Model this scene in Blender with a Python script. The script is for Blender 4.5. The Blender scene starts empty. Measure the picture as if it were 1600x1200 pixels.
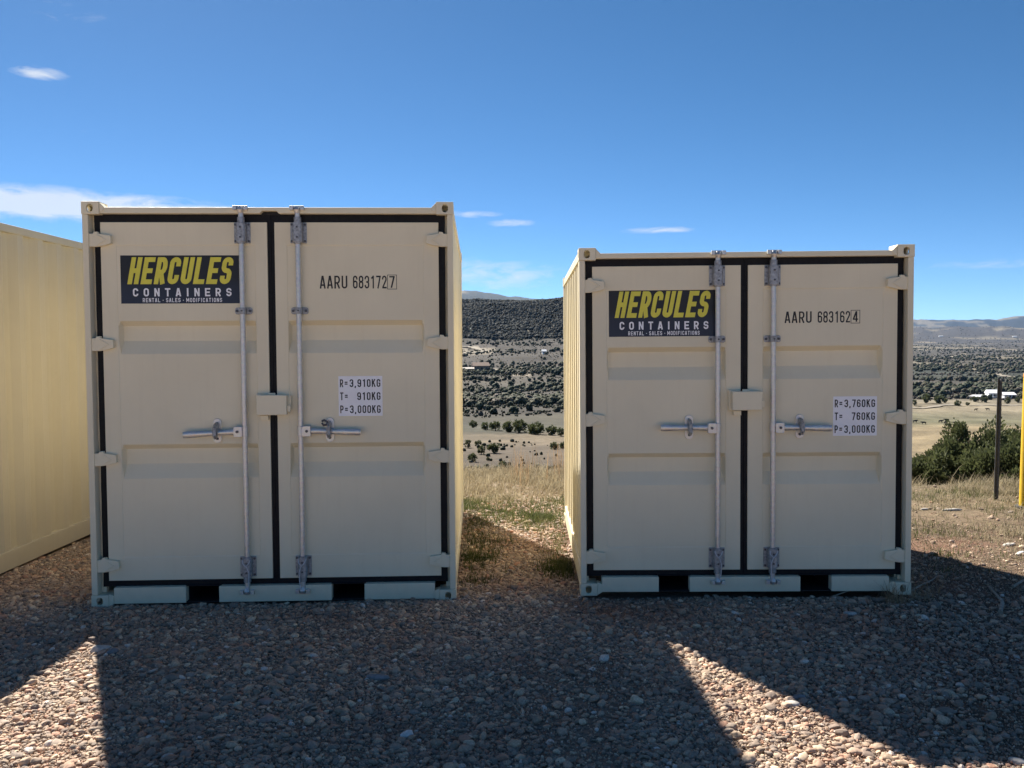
import bpy, bmesh, math, random
import numpy as np
from mathutils import Vector, Matrix, noise as mnoise

random.seed(7)
rng = np.random.default_rng(7)
R = math.radians
scene = bpy.context.scene
COL = scene.collection

# ------------------------------------------------------------------ camera
CAM_H, CAM_PITCH, CAM_ROLL, CAM_F = 1.648, 0.042, -0.00698, 1318.33
cam_data = bpy.data.cameras.new('camera')
cam_data.sensor_fit = 'HORIZONTAL'
cam_data.sensor_width = 36.0
cam_data.lens = 36.0 * CAM_F / 1600.0
cam_data.clip_start = 0.05
cam_data.clip_end = 60000.0
cam = bpy.data.objects.new('camera', cam_data)
COL.objects.link(cam)
cam.matrix_world = (Matrix.Translation((0, 0, CAM_H)) @ Matrix.Rotation(R(90) - CAM_PITCH, 4, 'X')
                    @ Matrix.Rotation(CAM_ROLL, 4, 'Z'))
scene.camera = cam

# ------------------------------------------------------------------ sky, sun, exposure
SUN_EL, SUN_AZ = R(41.6), R(27.2)          # sun stands behind the containers, left of the view direction
SKY_STRENGTH, SUN_STRENGTH, EXPOSURE = 0.052, 4.8, 1.52
world = bpy.data.worlds.new('World')
scene.world = world
world.use_nodes = True
world.cycles.sampling_method = 'MANUAL'
world.cycles.sample_map_resolution = 512
wn, wl = world.node_tree.nodes, world.node_tree.links
wn.clear()


def nd(nodes, typ, **kw):
    n = nodes.new(typ)
    for k, v in kw.items():
        if hasattr(n, k) and k not in ('inputs',):
            setattr(n, k, v)
    return n


w_out = nd(wn, 'ShaderNodeOutputWorld')
w_bg = nd(wn, 'ShaderNodeBackground')
w_bg.inputs['Strength'].default_value = SKY_STRENGTH
sky = nd(wn, 'ShaderNodeTexSky', sky_type='NISHITA', sun_disc=False)
sky.sun_elevation = SUN_EL
sky.sun_rotation = -SUN_AZ
sky.altitude = 1900.0
sky.air_density = 0.50
sky.dust_density = 0.2
sky.ozone_density = 1.5
w_tc = nd(wn, 'ShaderNodeTexCoord')


def wmath(op, a, b=None, c=None):
    m = nd(wn, 'ShaderNodeMath', operation=op)
    for i, x in enumerate((a, b, c)):
        if x is None:
            continue
        if isinstance(x, (int, float)):
            m.inputs[i].default_value = x
        else:
            wl.new(x, m.inputs[i])
    return m.outputs[0]


w_sep = nd(wn, 'ShaderNodeSeparateXYZ')
wl.new(w_tc.outputs['Generated'], w_sep.inputs[0])
w_az = wmath('ARCTAN2', w_sep.outputs[0], w_sep.outputs[1])
w_el = wmath('ARCSINE', w_sep.outputs[2])
# thin clouds: a few real patches of cirrus in the sky, torn by noise
w_comb = nd(wn, 'ShaderNodeCombineXYZ')
wl.new(wmath('MULTIPLY', w_az, 26.0), w_comb.inputs[0])
wl.new(wmath('MULTIPLY', w_el, 95.0), w_comb.inputs[1])
w_noise = nd(wn, 'ShaderNodeTexNoise')
w_noise.inputs['Scale'].default_value = 1.0
w_noise.inputs['Detail'].default_value = 7.0
w_noise.inputs['Roughness'].default_value = 0.62
w_noise.inputs['Distortion'].default_value = 0.5
wl.new(w_comb.outputs[0], w_noise.inputs['Vector'])


def ray_dir(px, py):
    X, Y = px - 800.0, py - 600.0
    c, s = math.cos(CAM_ROLL), math.sin(CAM_ROLL)
    x, y = c * X + s * Y, -s * X + c * Y
    cp, sp = math.cos(CAM_PITCH), math.sin(CAM_PITCH)
    v = Vector((x / CAM_F, cp - (y / CAM_F) * sp, -sp - (y / CAM_F) * cp))
    return v.normalized()


# (az, el, half width, half height, weight) of each cloud patch, radians
cl_px = [(60, 114, 31, 7, 1.25), (60, 318, 200, 19, 1.6), (250, 323, 130, 7, 1.1), (797, 348, 34, 6, 0.95),
         (1035, 359, 55, 5, 0.95), (735, 335, 60, 6, 0.75), (770, 430, 120, 26, 0.75), (1540, 412, 150, 10, 0.5),
         (110, 20, 110, 26, 0.36), (150, 205, 70, 40, 0.30), (-600, 260, 260, 16, 1.0), (2300, 330, 300, 14, 0.9)]
cloud = None
for (px, py, hw, hh, wt) in cl_px:
    v = ray_dir(px, py)
    az0, el0 = math.atan2(v.x, v.y), math.asin(v.z)
    da = wmath('DIVIDE', wmath('SUBTRACT', w_az, az0), hw / CAM_F)
    de = wmath('DIVIDE', wmath('SUBTRACT', w_el, el0), hh / CAM_F)
    d2 = wmath('ADD', wmath('MULTIPLY', da, da), wmath('MULTIPLY', de, de))
    g = wmath('MULTIPLY', wmath('EXPONENT', wmath('MULTIPLY', d2, -0.8)), wt)
    cloud = g if cloud is None else wmath('MAXIMUM', cloud, g)
w_m = nd(wn, 'ShaderNodeMapRange')
w_m.inputs['From Min'].default_value = 0.30
w_m.inputs['From Max'].default_value = 0.95
w_m.clamp = True
wl.new(wmath('MULTIPLY', cloud, wmath('ADD', wmath('MULTIPLY', w_noise.outputs['Fac'], 2.2), -0.28)), w_m.inputs['Value'])
w_mix = nd(wn, 'ShaderNodeMix', data_type='RGBA')
wl.new(wmath('MULTIPLY', w_m.outputs[0], 0.8), w_mix.inputs[0])
w_hs = nd(wn, 'ShaderNodeHueSaturation')
w_hs.inputs['Saturation'].default_value = 1.22
w_hs.inputs['Hue'].default_value = 0.494
w_gm = nd(wn, 'ShaderNodeGamma')
w_gm.inputs['Gamma'].default_value = 1.0
wl.new(sky.outputs[0], w_gm.inputs['Color'])
wl.new(w_gm.outputs[0], w_hs.inputs['Color'])
wl.new(w_hs.outputs[0], w_mix.inputs[6])
w_mix.inputs[7].default_value = (5.6, 5.9, 6.3, 1)
wl.new(w_mix.outputs[2], w_bg.inputs['Color'])
wl.new(w_bg.outputs[0], w_out.inputs['Surface'])

sun_data = bpy.data.lights.new('sun', 'SUN')
sun_data.energy = SUN_STRENGTH
sun_data.angle = R(0.9)
sun_data.color = (1.0, 0.93, 0.83)
sun = bpy.data.objects.new('sun', sun_data)
COL.objects.link(sun)
sdir = Vector((math.sin(SUN_AZ) * math.cos(SUN_EL), -math.cos(SUN_AZ) * math.cos(SUN_EL), -math.sin(SUN_EL)))
sun.rotation_euler = sdir.to_track_quat('-Z', 'Y').to_euler()

vs = scene.view_settings
vs.view_transform = 'Standard'
vs.look = 'None'
vs.exposure = EXPOSURE
vs.gamma = 1.0
vs.use_curve_mapping = False
scene.render.engine = 'CYCLES'
cy = scene.cycles
cy.use_denoising = True
cy.max_bounces = 6
cy.diffuse_bounces = 4
cy.glossy_bounces = 3
cy.volume_bounces = 0
cy.transparent_max_bounces = 8

# ------------------------------------------------------------------ helpers
def tag(o, label=None, cat=None, group=None, kind=None):
    if label: o['label'] = label
    if cat: o['category'] = cat
    if group: o['group'] = group
    if kind: o['kind'] = kind
    return o


class MB:
    """collects verts and faces of one mesh"""
    def __init__(self):
        self.v, self.f = [], []

    def add(self, vs_, fs_):
        b = len(self.v)
        self.v += [tuple(p) for p in vs_]
        self.f += [tuple(i + b for i in f) for f in fs_]
        return self

    def box(self, x0, x1, y0, y1, z0, z1):
        return self.add([(x0, y0, z0), (x1, y0, z0), (x1, y1, z0), (x0, y1, z0), (x0, y0, z1), (x1, y0, z1), (x1, y1, z1), (x0, y1, z1)],
                        [(0, 3, 2, 1), (4, 5, 6, 7), (0, 1, 5, 4), (1, 2, 6, 5), (2, 3, 7, 6), (3, 0, 4, 7)])

    def prism_xz(self, poly, y0, y1):
        """poly: ccw list of (x,z) seen from -y; extruded y0 (front) .. y1"""
        n = len(poly)
        vs_ = [(x, y0, z) for x, z in poly] + [(x, y1, z) for x, z in poly]
        fs_ = [tuple(range(n)), tuple(range(2 * n - 1, n - 1, -1))]
        for i in range(n):
            j = (i + 1) % n
            fs_.append((i, i + n, j + n, j))
        return self.add(vs_, fs_)

    def prism_xy(self, poly, z0, z1):
        n = len(poly)
        vs_ = [(x, y, z0) for x, y in poly] + [(x, y, z1) for x, y in poly]
        fs_ = [tuple(range(n - 1, -1, -1)), tuple(range(n, 2 * n))]
        for i in range(n):
            j = (i + 1) % n
            fs_.append((i, j, j + n, i + n))
        return self.add(vs_, fs_)

    def tube(self, pts, rad, n=10, caps=True, flat=None):
        pts = [Vector(p) for p in pts]
        rad = [rad] * len(pts) if isinstance(rad, (int, float)) else rad
        rings = []
        ref = None
        for i, p in enumerate(pts):
            t = (pts[min(i + 1, len(pts) - 1)] - pts[max(i - 1, 0)]).normalized()
            if ref is None:
                ref = Vector((0, 1, 0)) if abs(t.y) < 0.9 else Vector((1, 0, 0))
            a = (ref - t * ref.dot(t)).normalized()
            ref = a
            b = t.cross(a)
            sa, sb = flat if flat else (1, 1)
            rings.append([p + (a * math.cos(k * 2 * math.pi / n) * sa + b * math.sin(k * 2 * math.pi / n) * sb) * rad[i] for k in range(n)])
        vs_ = [q for r_ in rings for q in r_]
        fs_ = []
        for i in range(len(rings) - 1):
            for k in range(n):
                k2 = (k + 1) % n
                fs_.append((i * n + k, i * n + k2, (i + 1) * n + k2, (i + 1) * n + k))
        if caps:
            fs_.append(tuple(range(n - 1, -1, -1)))
            fs_.append(tuple((len(rings) - 1) * n + k for k in range(n)))
        return self.add(vs_, fs_)

    def build(self, name, mat, parent=None, smooth=False, bevel=0.0, seg=2, angle=35):
        me = bpy.data.meshes.new(name)
        me.from_pydata(self.v, [], self.f)
        me.update()
        bm = bmesh.new()
        bm.from_mesh(me)
        bmesh.ops.recalc_face_normals(bm, faces=bm.faces)
        bm.to_mesh(me)
        bm.free()
        o = bpy.data.objects.new(name, me)
        COL.objects.link(o)
        if mat: me.materials.append(mat)
        if parent: o.parent = parent
        if smooth:
            me.shade_smooth()
            me.set_sharp_from_angle(angle=R(angle))
        if bevel:
            m = o.modifiers.new('bevel', 'BEVEL')
            m.width = bevel; m.segments = seg; m.limit_method = 'ANGLE'; m.angle_limit = R(25)
            m.harden_normals = False
        return o


def empty(name, loc=(0, 0, 0), rz=0.0):
    o = bpy.data.objects.new(name, None)
    COL.objects.link(o)
    o.location = loc
    o.rotation_euler = (0, 0, rz)
    return o


def copy_tree(o, parent=None):
    c = o.copy()
    COL.objects.link(c)
    c.parent = parent
    for ch in [x for x in list(bpy.data.objects) if x.parent == o]:
        copy_tree(ch, c)
    return c


# ------------------------------------------------------------------ materials
class NT:
    def __init__(self, name):
        self.m = bpy.data.materials.new(name)
        self.m.use_nodes = True
        self.n, self.l = self.m.node_tree.nodes, self.m.node_tree.links
        self.bsdf = self.n['Principled BSDF']
        self.out = self.n['Material Output']

    def put(self, sock, val):
        s = self.bsdf.inputs[sock] if isinstance(sock, str) else sock
        if hasattr(val, 'is_linked') or hasattr(val, 'links'):
            self.l.new(val, s)
        else:
            s.default_value = val if not isinstance(val, tuple) or len(val) == 4 or len(s.default_value) == 3 else (*val, 1)

    def node(self, typ, **kw):
        return nd(self.n, typ, **kw)

    def math(self, op, a, b=None):
        m = self.node('ShaderNodeMath', operation=op)
        for i, x in enumerate((a, b)):
            if x is not None: self.put(m.inputs[i], x)
        return m.outputs[0]

    def noise(self, vec, scale, detail=4, rough=0.55, dist=0.0):
        t = self.node('ShaderNodeTexNoise')
        t.inputs['Scale'].default_value = scale
        t.inputs['Detail'].default_value = detail
        t.inputs['Roughness'].default_value = rough
        t.inputs['Distortion'].default_value = dist
        if vec is not None: self.l.new(vec, t.inputs['Vector'])
        return t.outputs['Fac']

    def ramp(self, fac, stops, interp='LINEAR'):
        r = self.node('ShaderNodeValToRGB')
        r.color_ramp.interpolation = interp
        e = r.color_ramp.elements
        while len(e) < len(stops): e.new(0.5)
        for i, (p, c) in enumerate(stops):
            e[i].position = p
            e[i].color = (*c, 1) if not isinstance(c, (int, float)) else (c, c, c, 1)
        self.l.new(fac, r.inputs[0])
        return r.outputs[0]

    def mix(self, fac, a, b, mode='MIX'):
        m = self.node('ShaderNodeMix', data_type='RGBA', blend_type=mode)
        self.put(m.inputs[0], fac)
        for s, x in ((6, a), (7, b)):
            if isinstance(x, tuple): m.inputs[s].default_value = (*x, 1)[:4]
            else: self.l.new(x, m.inputs[s])
        return m.outputs[2]

    def bump(self, h, strength=0.2, dist=0.01):
        b = self.node('ShaderNodeBump')
        b.inputs['Strength'].default_value = strength
        b.inputs['Distance'].default_value = dist
        self.l.new(h, b.inputs['Height'])
        self.l.new(b.outputs[0], self.bsdf.inputs['Normal'])

    def obj(self): return self.node('ShaderNodeTexCoord').outputs['Object']
    def pos(self): return self.node('ShaderNodeNewGeometry').outputs['Position']
    def rnd(self): return self.node('ShaderNodeObjectInfo').outputs['Random']


def simple(name, col, rough=0.6, metal=0.0, var=0.12, scale=30.0, bump=0.0):
    t = NT(name)
    f = t.noise(t.obj(), scale, 4)
    t.put('Base Color', t.ramp(f, [(0.3, tuple(c * (1 - var) for c in col)), (0.7, tuple(min(1, c * (1 + var)) for c in col))]))
    t.put('Roughness', rough)
    t.put('Metallic', metal)
    if bump: t.bump(f, bump, 0.004)
    return t.m


def paint_mat(name, base):
    t = NT(name)
    o = t.obj()
    big = t.noise(o, 1.7, 5, 0.6)
    fine = t.noise(o, 24, 5, 0.65)
    grain = t.noise(o, 160, 2, 0.5)
    c = t.ramp(big, [(0.25, tuple(x * 0.93 for x in base)), (0.55, base), (0.8, tuple(min(1, x * 1.05) for x in base))])
    # rain-washed dust: faint vertical streaks and speckled scuffs
    mp = t.node('ShaderNodeMapping')
    mp.inputs['Scale'].default_value = (22, 22, 1.1)
    t.l.new(o, mp.inputs['Vector'])
    st = t.noise(mp.outputs[0], 1.0, 4, 0.6)
    dust = t.ramp(st, [(0.52, 0.0), (0.80, 0.13)])
    c = t.mix(dust, c, (base[0] * 0.74, base[1] * 0.69, base[2] * 0.62))
    sc = t.ramp(fine, [(0.68, 0.0), (0.76, 0.25)])
    c = t.mix(sc, c, (base[0] * 0.80, base[1] * 0.75, base[2] * 0.66))
    # mud splashed up along the bottom edge
    sep = t.node('ShaderNodeSeparateXYZ')
    t.l.new(t.pos(), sep.inputs[0])
    low = t.math('MULTIPLY', t.ramp(t.math('ADD', sep.outputs[2], t.math('MULTIPLY', fine, 0.16)), [(0.08, 1.0), (0.26, 0.0)]), 0.22)
    c = t.mix(low, c, (0.27, 0.20, 0.145))
    t.put('Base Color', c)
    t.put('Roughness', t.ramp(fine, [(0.3, 0.46), (0.75, 0.62)]))
    t.put('Specular IOR Level', 0.35)
    hb = t.math('ADD', t.math('MULTIPLY', big, 1.0), t.math('MULTIPLY', grain, 0.05))
    t.bump(hb, 0.22, 0.012)
    return t.m


M = {}
M['cream'] = paint_mat('cream_paint', (0.81, 0.735, 0.54))
M['cream_warm'] = paint_mat('cream_paint_darker', (0.52, 0.465, 0.35))  # same cream tuned to a darker base colour


def rubber():
    t = NT('black_rubber')
    f = t.noise(t.obj(), 45, 4)
    t.put('Base Color', t.ramp(f, [(0.3, (0.004, 0.004, 0.006)), (0.75, (0.012, 0.012, 0.014))]))
    t.put('Roughness', 0.6)
    t.put('Specular IOR Level', 0.25)
    t.bump(f, 0.4, 0.004)
    return t.m


M['rubber'] = rubber()
M['black'] = simple('black_steel', (0.008, 0.008, 0.009), 0.7, 0.0, 0.3, 40)


def galv():
    t = NT('galvanised_steel')
    o = t.obj()
    v = t.node('ShaderNodeTexVoronoi')
    v.inputs['Scale'].default_value = 70
    t.l.new(o, v.inputs['Vector'])
    f = t.noise(o, 35, 5)
    c = t.mix(0.10, t.ramp(f, [(0.3, (0.56, 0.55, 0.525)), (0.7, (0.72, 0.71, 0.68))]), v.outputs['Color'], 'SOFT_LIGHT')
    t.put('Base Color', c)
    t.put('Metallic', 0.75)
    t.put('Roughness', t.ramp(f, [(0.3, 0.36), (0.7, 0.55)]))
    t.bump(f, 0.15, 0.003)
    return t.m


M['galv'] = galv()
M['galv_dark'] = simple('zinc_casting', (0.36, 0.365, 0.37), 0.5, 0.6, 0.35, 60, 0.2)
M['bolt'] = simple('bolt_steel', (0.10, 0.10, 0.11), 0.5, 0.7, 0.3, 80)
M['wire'] = simple('seal_wire', (0.62, 0.63, 0.66), 0.45, 0.3, 0.1, 80)
M['white_print'] = simple('white_vinyl', (0.90, 0.90, 0.92), 0.45, 0, 0.03, 12)
M['ink'] = simple('black_ink', (0.012, 0.012, 0.014), 0.55, 0, 0.2, 30)
M['yellow_ink'] = simple('yellow_ink', (0.78, 0.70, 0.07), 0.45, 0, 0.05, 20)
M['white_ink'] = simple('white_ink', (0.90, 0.90, 0.91), 0.45, 0, 0.03, 20)


def sign_mat():
    t = NT('navy_vinyl')
    s = t.node('ShaderNodeSeparateXYZ')
    t.l.new(t.node('ShaderNodeTexCoord').outputs['Generated'], s.inputs[0])
    t.put('Base Color', t.ramp(s.outputs[2], [(0.0, (0.008, 0.018, 0.045)), (0.35, (0.007, 0.014, 0.033)), (0.55, (0.004, 0.004, 0.006))]))
    t.put('Roughness', 0.42)
    return t.m


M['navy'] = sign_mat()

# ------------------------------------------------------------------ terrain
def smooth(a, b, x):
    t = np.clip((x - a) / (b - a), 0, 1)
    return t * t * (3 - 2 * t)


_tab = rng.random((256, 256))


def vnoise(x, y):
    x = np.asarray(x, float); y = np.asarray(y, float)
    xi, yi = np.floor(x).astype(int), np.floor(y).astype(int)
    fx, fy = x - xi, y - yi
    fx, fy = fx * fx * (3 - 2 * fx), fy * fy * (3 - 2 * fy)
    g = lambda i, j: _tab[i & 255, j & 255]
    return (g(xi, yi) * (1 - fx) + g(xi + 1, yi) * fx) * (1 - fy) + (g(xi, yi + 1) * (1 - fx) + g(xi + 1, yi + 1) * fx) * fy


def fbm(x, y, o=4):
    s, a, t = 0, 1.0, 0
    for i in range(o):
        s = s + a * vnoise(x * 2 ** i + 17.3 * i, y * 2 ** i + 5.1 * i)
        t += a
        a *= 0.5
    return s / t


# forward depth -> height: towards the mesa, and towards the wide valley on the right
P_MESA = [(0, 0), (9.5, 0), (11.3, -0.03), (13, -0.5), (20, -2.3), (30, -4.2), (50, -6.6), (75, -8.9), (100, -10.8), (165, -15.4), (230, -18.9), (300, -21.2),
          (450, -24.8), (600, -22.5), (800, -14.9), (950, -4.5), (1100, 11), (1180, 24), (1450, 82), (1520, 90), (1650, 95), (2200, 70), (3500, 40),
          (6000, 80), (9000, 160), (14000, 200), (30000, 100)]
P_VALE = [(0, 0), (8.6, 0.02), (10.2, -0.05), (12.5, -0.75), (18, -2.6), (30, -5.0), (50, -8), (100, -15), (200, -26), (260, -30), (360, -33.5), (480, -36.2), (700, -39.5),
          (1000, -38.5), (1500, -37), (3000, -22), (5000, 8), (8000, 75), (12000, 190), (14000, 260), (30000, 100)]


def prof(P, Y):
    x = np.log(np.maximum(Y, 1.0) + 2.0)
    return np.interp(x, [math.log(max(p[0], 1.0) + 2.0) for p in P], [p[1] for p in P])


def height(x, y):
    x = np.asarray(x, float); y = np.asarray(y, float)
    r = np.hypot(x, y)
    az = np.degrees(np.arctan2(x, y))
    Y = np.where(np.abs(az) < 60, np.maximum(y, 0.5 * r), 0.5 * r)
    zm, zv = prof(P_MESA, Y), prof(P_VALE, Y)
    w = smooth(7, 21, az + 3.0 * (fbm(np.log(r + 3) * 2.0, az * 0.1) - 0.5) * np.clip(r / 300, 0, 1))
    z = zm * (1 - w) + zv * w
    # behind and beside the camera the hilltop goes on level and falls away gently
    back = smooth(60, 105, np.abs(az))
    z = z * (1 - back) + back * (-0.00003 * np.minimum(r, 900) ** 2)
    # distant ranges
    def ridge(z, rc, wr, top):
        k = np.exp(-((r - rc) / wr) ** 2)
        return np.maximum(z, z * (1 - k) + top * k)
    t1 = np.interp(az, [-180, -60, -20, -3.5, -1, 1.5, 3.6, 9, 16, 60, 180], [250, 420, 640, 625, 590, 545, 505, 440, 200, 100, 250]) + 40 * (fbm(az * 0.9, az * 0 + 3, 4) - 0.5)
    z = ridge(z, 9200, 1300, t1)
    t2 = np.interp(az, [-180, -20, 10, 20, 25.3, 26.6, 27.6, 28.6, 29.8, 31.2, 34, 45, 180], [300, 300, 330, 380, 425, 402, 405, 412, 385, 450, 500, 400, 300]) + 60 * (fbm(az * 1.3, az * 0 + 9, 5) - 0.5)
    z = ridge(z, 15200, 1900, t2)
    t3 = np.interp(az, [-180, 20, 26.5, 28.0, 28.7, 29.5, 36, 180], [50, 80, 110, 160, 150, 100, 80, 50]) + 70 * (fbm(az * 3, az * 0 + 1, 4) - 0.5)
    z = ridge(z, 9500, 900, t3 * smooth(18, 24, az))
    n1 = (fbm(x / 90 + 3, y / 90 + 8, 4) - 0.5) * np.clip((r - 40) / 500, 0, 1) * 9
    n2 = (fbm(x / 400 + 1, y / 400 + 4, 5) - 0.5) * np.clip((r - 900) / 2000, 0, 1) * 40 * (1 - 0.6 * w)
    n3 = (fbm(x / 7.0, y / 7.0, 3) - 0.5) * np.clip((r - 12) / 40, 0, 1) * 0.9
    n4 = (fbm(x / 0.9 + 40, y / 0.9 + 11, 3) - 0.5) * 0.035 * np.clip((r - 2) / 2, 0.3, 1)
    gully = (np.abs(fbm(x / 130 + 20, y / 320, 4) - 0.5) * -60) * smooth(1100, 1300, Y) * (1 - smooth(1500, 1600, Y)) * (1 - w)
    return z + n1 + n2 + n3 + n4 + gully * 0.6


def hz(x, y):
    return float(height(np.array([x]), np.array([y]))[0])


def on_ground(px, py, y0=6.0, y1=20000.0):
    """where the line of sight through a photo point first meets the built terrain"""
    d = ray_dir(px, py)
    t = np.geomspace(y0, y1, 6000)
    X, Y, Z = d.x * t, d.y * t, CAM_H + d.z * t
    below = np.nonzero(Z <= height(X, Y))[0]
    k = below[0] if len(below) else len(t) - 1
    return Vector((X[k], Y[k], hz(X[k], Y[k])))


def ground_color(x, y):
    r = np.hypot(x, y)
    az = np.degrees(np.arctan2(x, y))
    Y = np.where(np.abs(az) < 60, np.maximum(y, 0.5 * r), 0.5 * r)
    w = smooth(9, 20, az)
    ly = np.log(Y + 2)

    def band(stops):
        xs = [math.log(s[0] + 2) for s in stops]
        return np.stack([np.interp(ly, xs, [s[1][k] for s in stops]) for k in range(3)], -1)
    soil = (0.45, 0.365, 0.285)  # pale tone, kept behind the camera to bounce light onto the doors
    cm = band([(0, soil), (9.5, soil), (11, (.16, .125, .080)), (30, (.10, .080, .055)), (110, (.066, .053, .038)), (126, (.125, .100, .068)), (158, (.125, .102, .068)),
               (170, (.052, .050, .034)), (290, (.054, .050, .036)), (305, (.046, .042, .034)), (1100, (.046, .041, .035)), (1150, (.015, .016, .014)), (1700, (.014, .016, .013)),
               (6000, (.030, .036, .032)), (30000, (.028, .034, .036))])
    cv = band([(0, soil), (7, (.20, .145, .10)), (9, (.16, .125, .08)), (30, (.10, .08, .055)), (180, (.16, .13, .08)), (230, (.18, .142, .084)), (350, (.175, .14, .084)), (395, (.105, .10, .06)),
               (470, (.11, .10, .065)), (500, (.17, .145, .10)), (610, (.15, .13, .092)), (660, (.058, .053, .044)), (960, (.055, .050, .041)), (1050, (.044, .047, .037)), (1300, (.036, .042, .034)), (1500, (.062, .056, .045)),
               (3000, (.058, .053, .045)), (8000, (.05, .045, .041)), (10500, (.026, .029, .030)), (30000, (.022, .026, .028))])
    c = cm * (1 - w[..., None]) + cv * w[..., None]
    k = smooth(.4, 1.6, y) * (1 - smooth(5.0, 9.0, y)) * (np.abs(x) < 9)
    c = c * (1 - k[..., None] * np.array([.36, .42, .44]))  # darker pad soil in front only; unseen ground behind stays paler as fill
    n = fbm(x / 55 + 7, y / 140 + 2, 5)
    c = c * (0.72 + 0.56 * n)[..., None]
    # fields and bare plots far out: patches laid out in strips
    k = np.clip((r - 500) / 600, 0, 1) * smooth(0.60, 0.66, fbm(x / 260 + 31, y / 420 + 9, 2))
    c = c * (1 - k[..., None]) + np.array([.13, .115, .085]) * k[..., None]
    return c


def plot_patches():
    # bare yards and tracks of pale dirt (centre, half width, half depth)
    out = []
    for (px, py, hw, hd) in ((745, 548, 26, 26), (733, 578, 10, 14), (795, 577, 22, 26), (815, 586, 10, 8), (1440, 608, 40, 14), (1478, 619, 24, 10),
                             (1535, 619, 26, 8), (1500, 556, 40, 30), (1450, 535, 60, 60), (1580, 548, 60, 50)):
        p = on_ground(px, py)
        out.append((p.x, p.y, hw, hd))
    return out


def build_ground():
    az = np.concatenate([np.linspace(-180, -44, 60, endpoint=False), np.linspace(-44, -7, 120, endpoint=False), np.linspace(-7, 7, 190, endpoint=False),
                         np.linspace(7, 23, 70, endpoint=False), np.linspace(23, 36, 170, endpoint=False), np.linspace(36, 180, 70, endpoint=False)])
    rr = np.concatenate([[0.4], np.linspace(1.0, 14, 90), np.geomspace(14.3, 26000, 330)])
    A, RR = np.meshgrid(np.radians(az), rr)
    X, Y = RR * np.sin(A), RR * np.cos(A)
    Z = height(X, Y)
    # curve of the far edge down a little so that it never shows a rim
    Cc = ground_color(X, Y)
    nz = fbm(X / 9 + 2, Y / 9 + 5, 3)
    for (px, py, hw, hd) in plot_patches():
        d = ((X - px) / hw) ** 2 + ((Y - py) / (hd * 2.0)) ** 2 + (nz - 0.5) * 2.2
        k = (1 - smooth(0.55, 1.0, d)) * 0.85
        Cc = Cc * (1 - k[..., None]) + np.array([.23, .20, .155]) * k[..., None]
    nr, na = X.shape
    V = np.stack([X, Y, Z], -1).reshape(-1, 3)
    i = np.arange(nr - 1)[:, None] * na
    j = np.arange(na)[None, :]
    j2 = (j + 1) % na
    F = np.stack([i + j, i + j2, i + na + j2, i + na + j], -1).reshape(-1, 4)
    F = F[:, ::-1]
    me = bpy.data.meshes.new('ground')
    verts = V.tolist() + [(0, 0, float(Z[0].mean()))]
    c0 = len(verts) - 1
    faces = F.tolist() + [(c0, int((k + 1) % na), int(k)) for k in range(na)]
    me.from_pydata(verts, [], faces)
    me.update()
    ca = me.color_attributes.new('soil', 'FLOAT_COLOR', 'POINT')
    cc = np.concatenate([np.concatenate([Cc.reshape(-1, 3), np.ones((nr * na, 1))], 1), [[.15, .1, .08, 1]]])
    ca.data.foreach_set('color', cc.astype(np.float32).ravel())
    me.shade_smooth()
    o = bpy.data.objects.new('ground', me)
    COL.objects.link(o)
    if me.polygons[0].normal.z < 0:
        me.flip_normals()
    t = NT('ground_soil')
    a = t.node('ShaderNodeVertexColor', layer_name='soil').outputs['Color']
    p = t.pos()
    n1 = t.noise(p, 0.9, 6, 0.65)
    n2 = t.noise(p, 14, 6, 0.7)
    n3 = t.noise(p, 0.035, 6, 0.68)
    c = t.mix(1.0, a, t.ramp(n1, [(0.3, 0.72), (0.72, 1.3)]), 'MULTIPLY')
    c = t.mix(1.0, c, t.ramp(n2, [(0.3, 0.7), (0.7, 1.3)]), 'MULTIPLY')
    c = t.mix(1.0, c, t.ramp(n3, [(0.35, 0.62), (0.65, 1.4)]), 'MULTIPLY')
    red = t.ramp(t.noise(p, 1.1, 3, 0.5), [(0.52, 0.0), (0.66, 0.55)])
    sp = t.node('ShaderNodeVectorMath', operation='LENGTH')
    t.l.new(p, sp.inputs[0])
    near = t.ramp(t.math('DIVIDE', sp.outputs['Value'], 20.0), [(0.45, 1.0), (0.6, 0.0)])
    c = t.mix(t.math('MULTIPLY', red, near), c, (0.20, 0.095, 0.065))
    t.put('Base Color', c)
    t.put('Roughness', 0.95)
    t.put('Specular IOR Level', 0.15)
    t.bump(t.math('ADD', n2, t.math('MULTIPLY', n1, 2.0)), 0.8, 0.02)
    me.materials.append(t.m)
    tag(o, kind='structure')
    return o


ground = build_ground()


def strip(name, pts, width, mat, lift=0.05):
    """a track draped over the terrain through the given ground points"""
    P = []
    for a, b in zip(pts[:-1], pts[1:]):
        n = 14
        for k in range(n):
            P.append(a.lerp(b, k / n))
    P.append(pts[-1])
    vs_, fs_ = [], []
    for i, p in enumerate(P):
        t = (P[min(i + 1, len(P) - 1)] - P[max(i - 1, 0)])
        s = Vector((t.y, -t.x, 0)).normalized() * width / 2
        wob = 1 + 0.25 * math.sin(i * 1.7)
        for q in (p - s * wob, p + s * wob):
            vs_.append((q.x, q.y, hz(q.x, q.y) + lift))
    for i in range(len(P) - 1):
        fs_.append((2 * i, 2 * i + 1, 2 * i + 3, 2 * i + 2))
    mb = MB().add(vs_, fs_)
    o = mb.build(name, mat)
    return tag(o, kind='structure')


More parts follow.
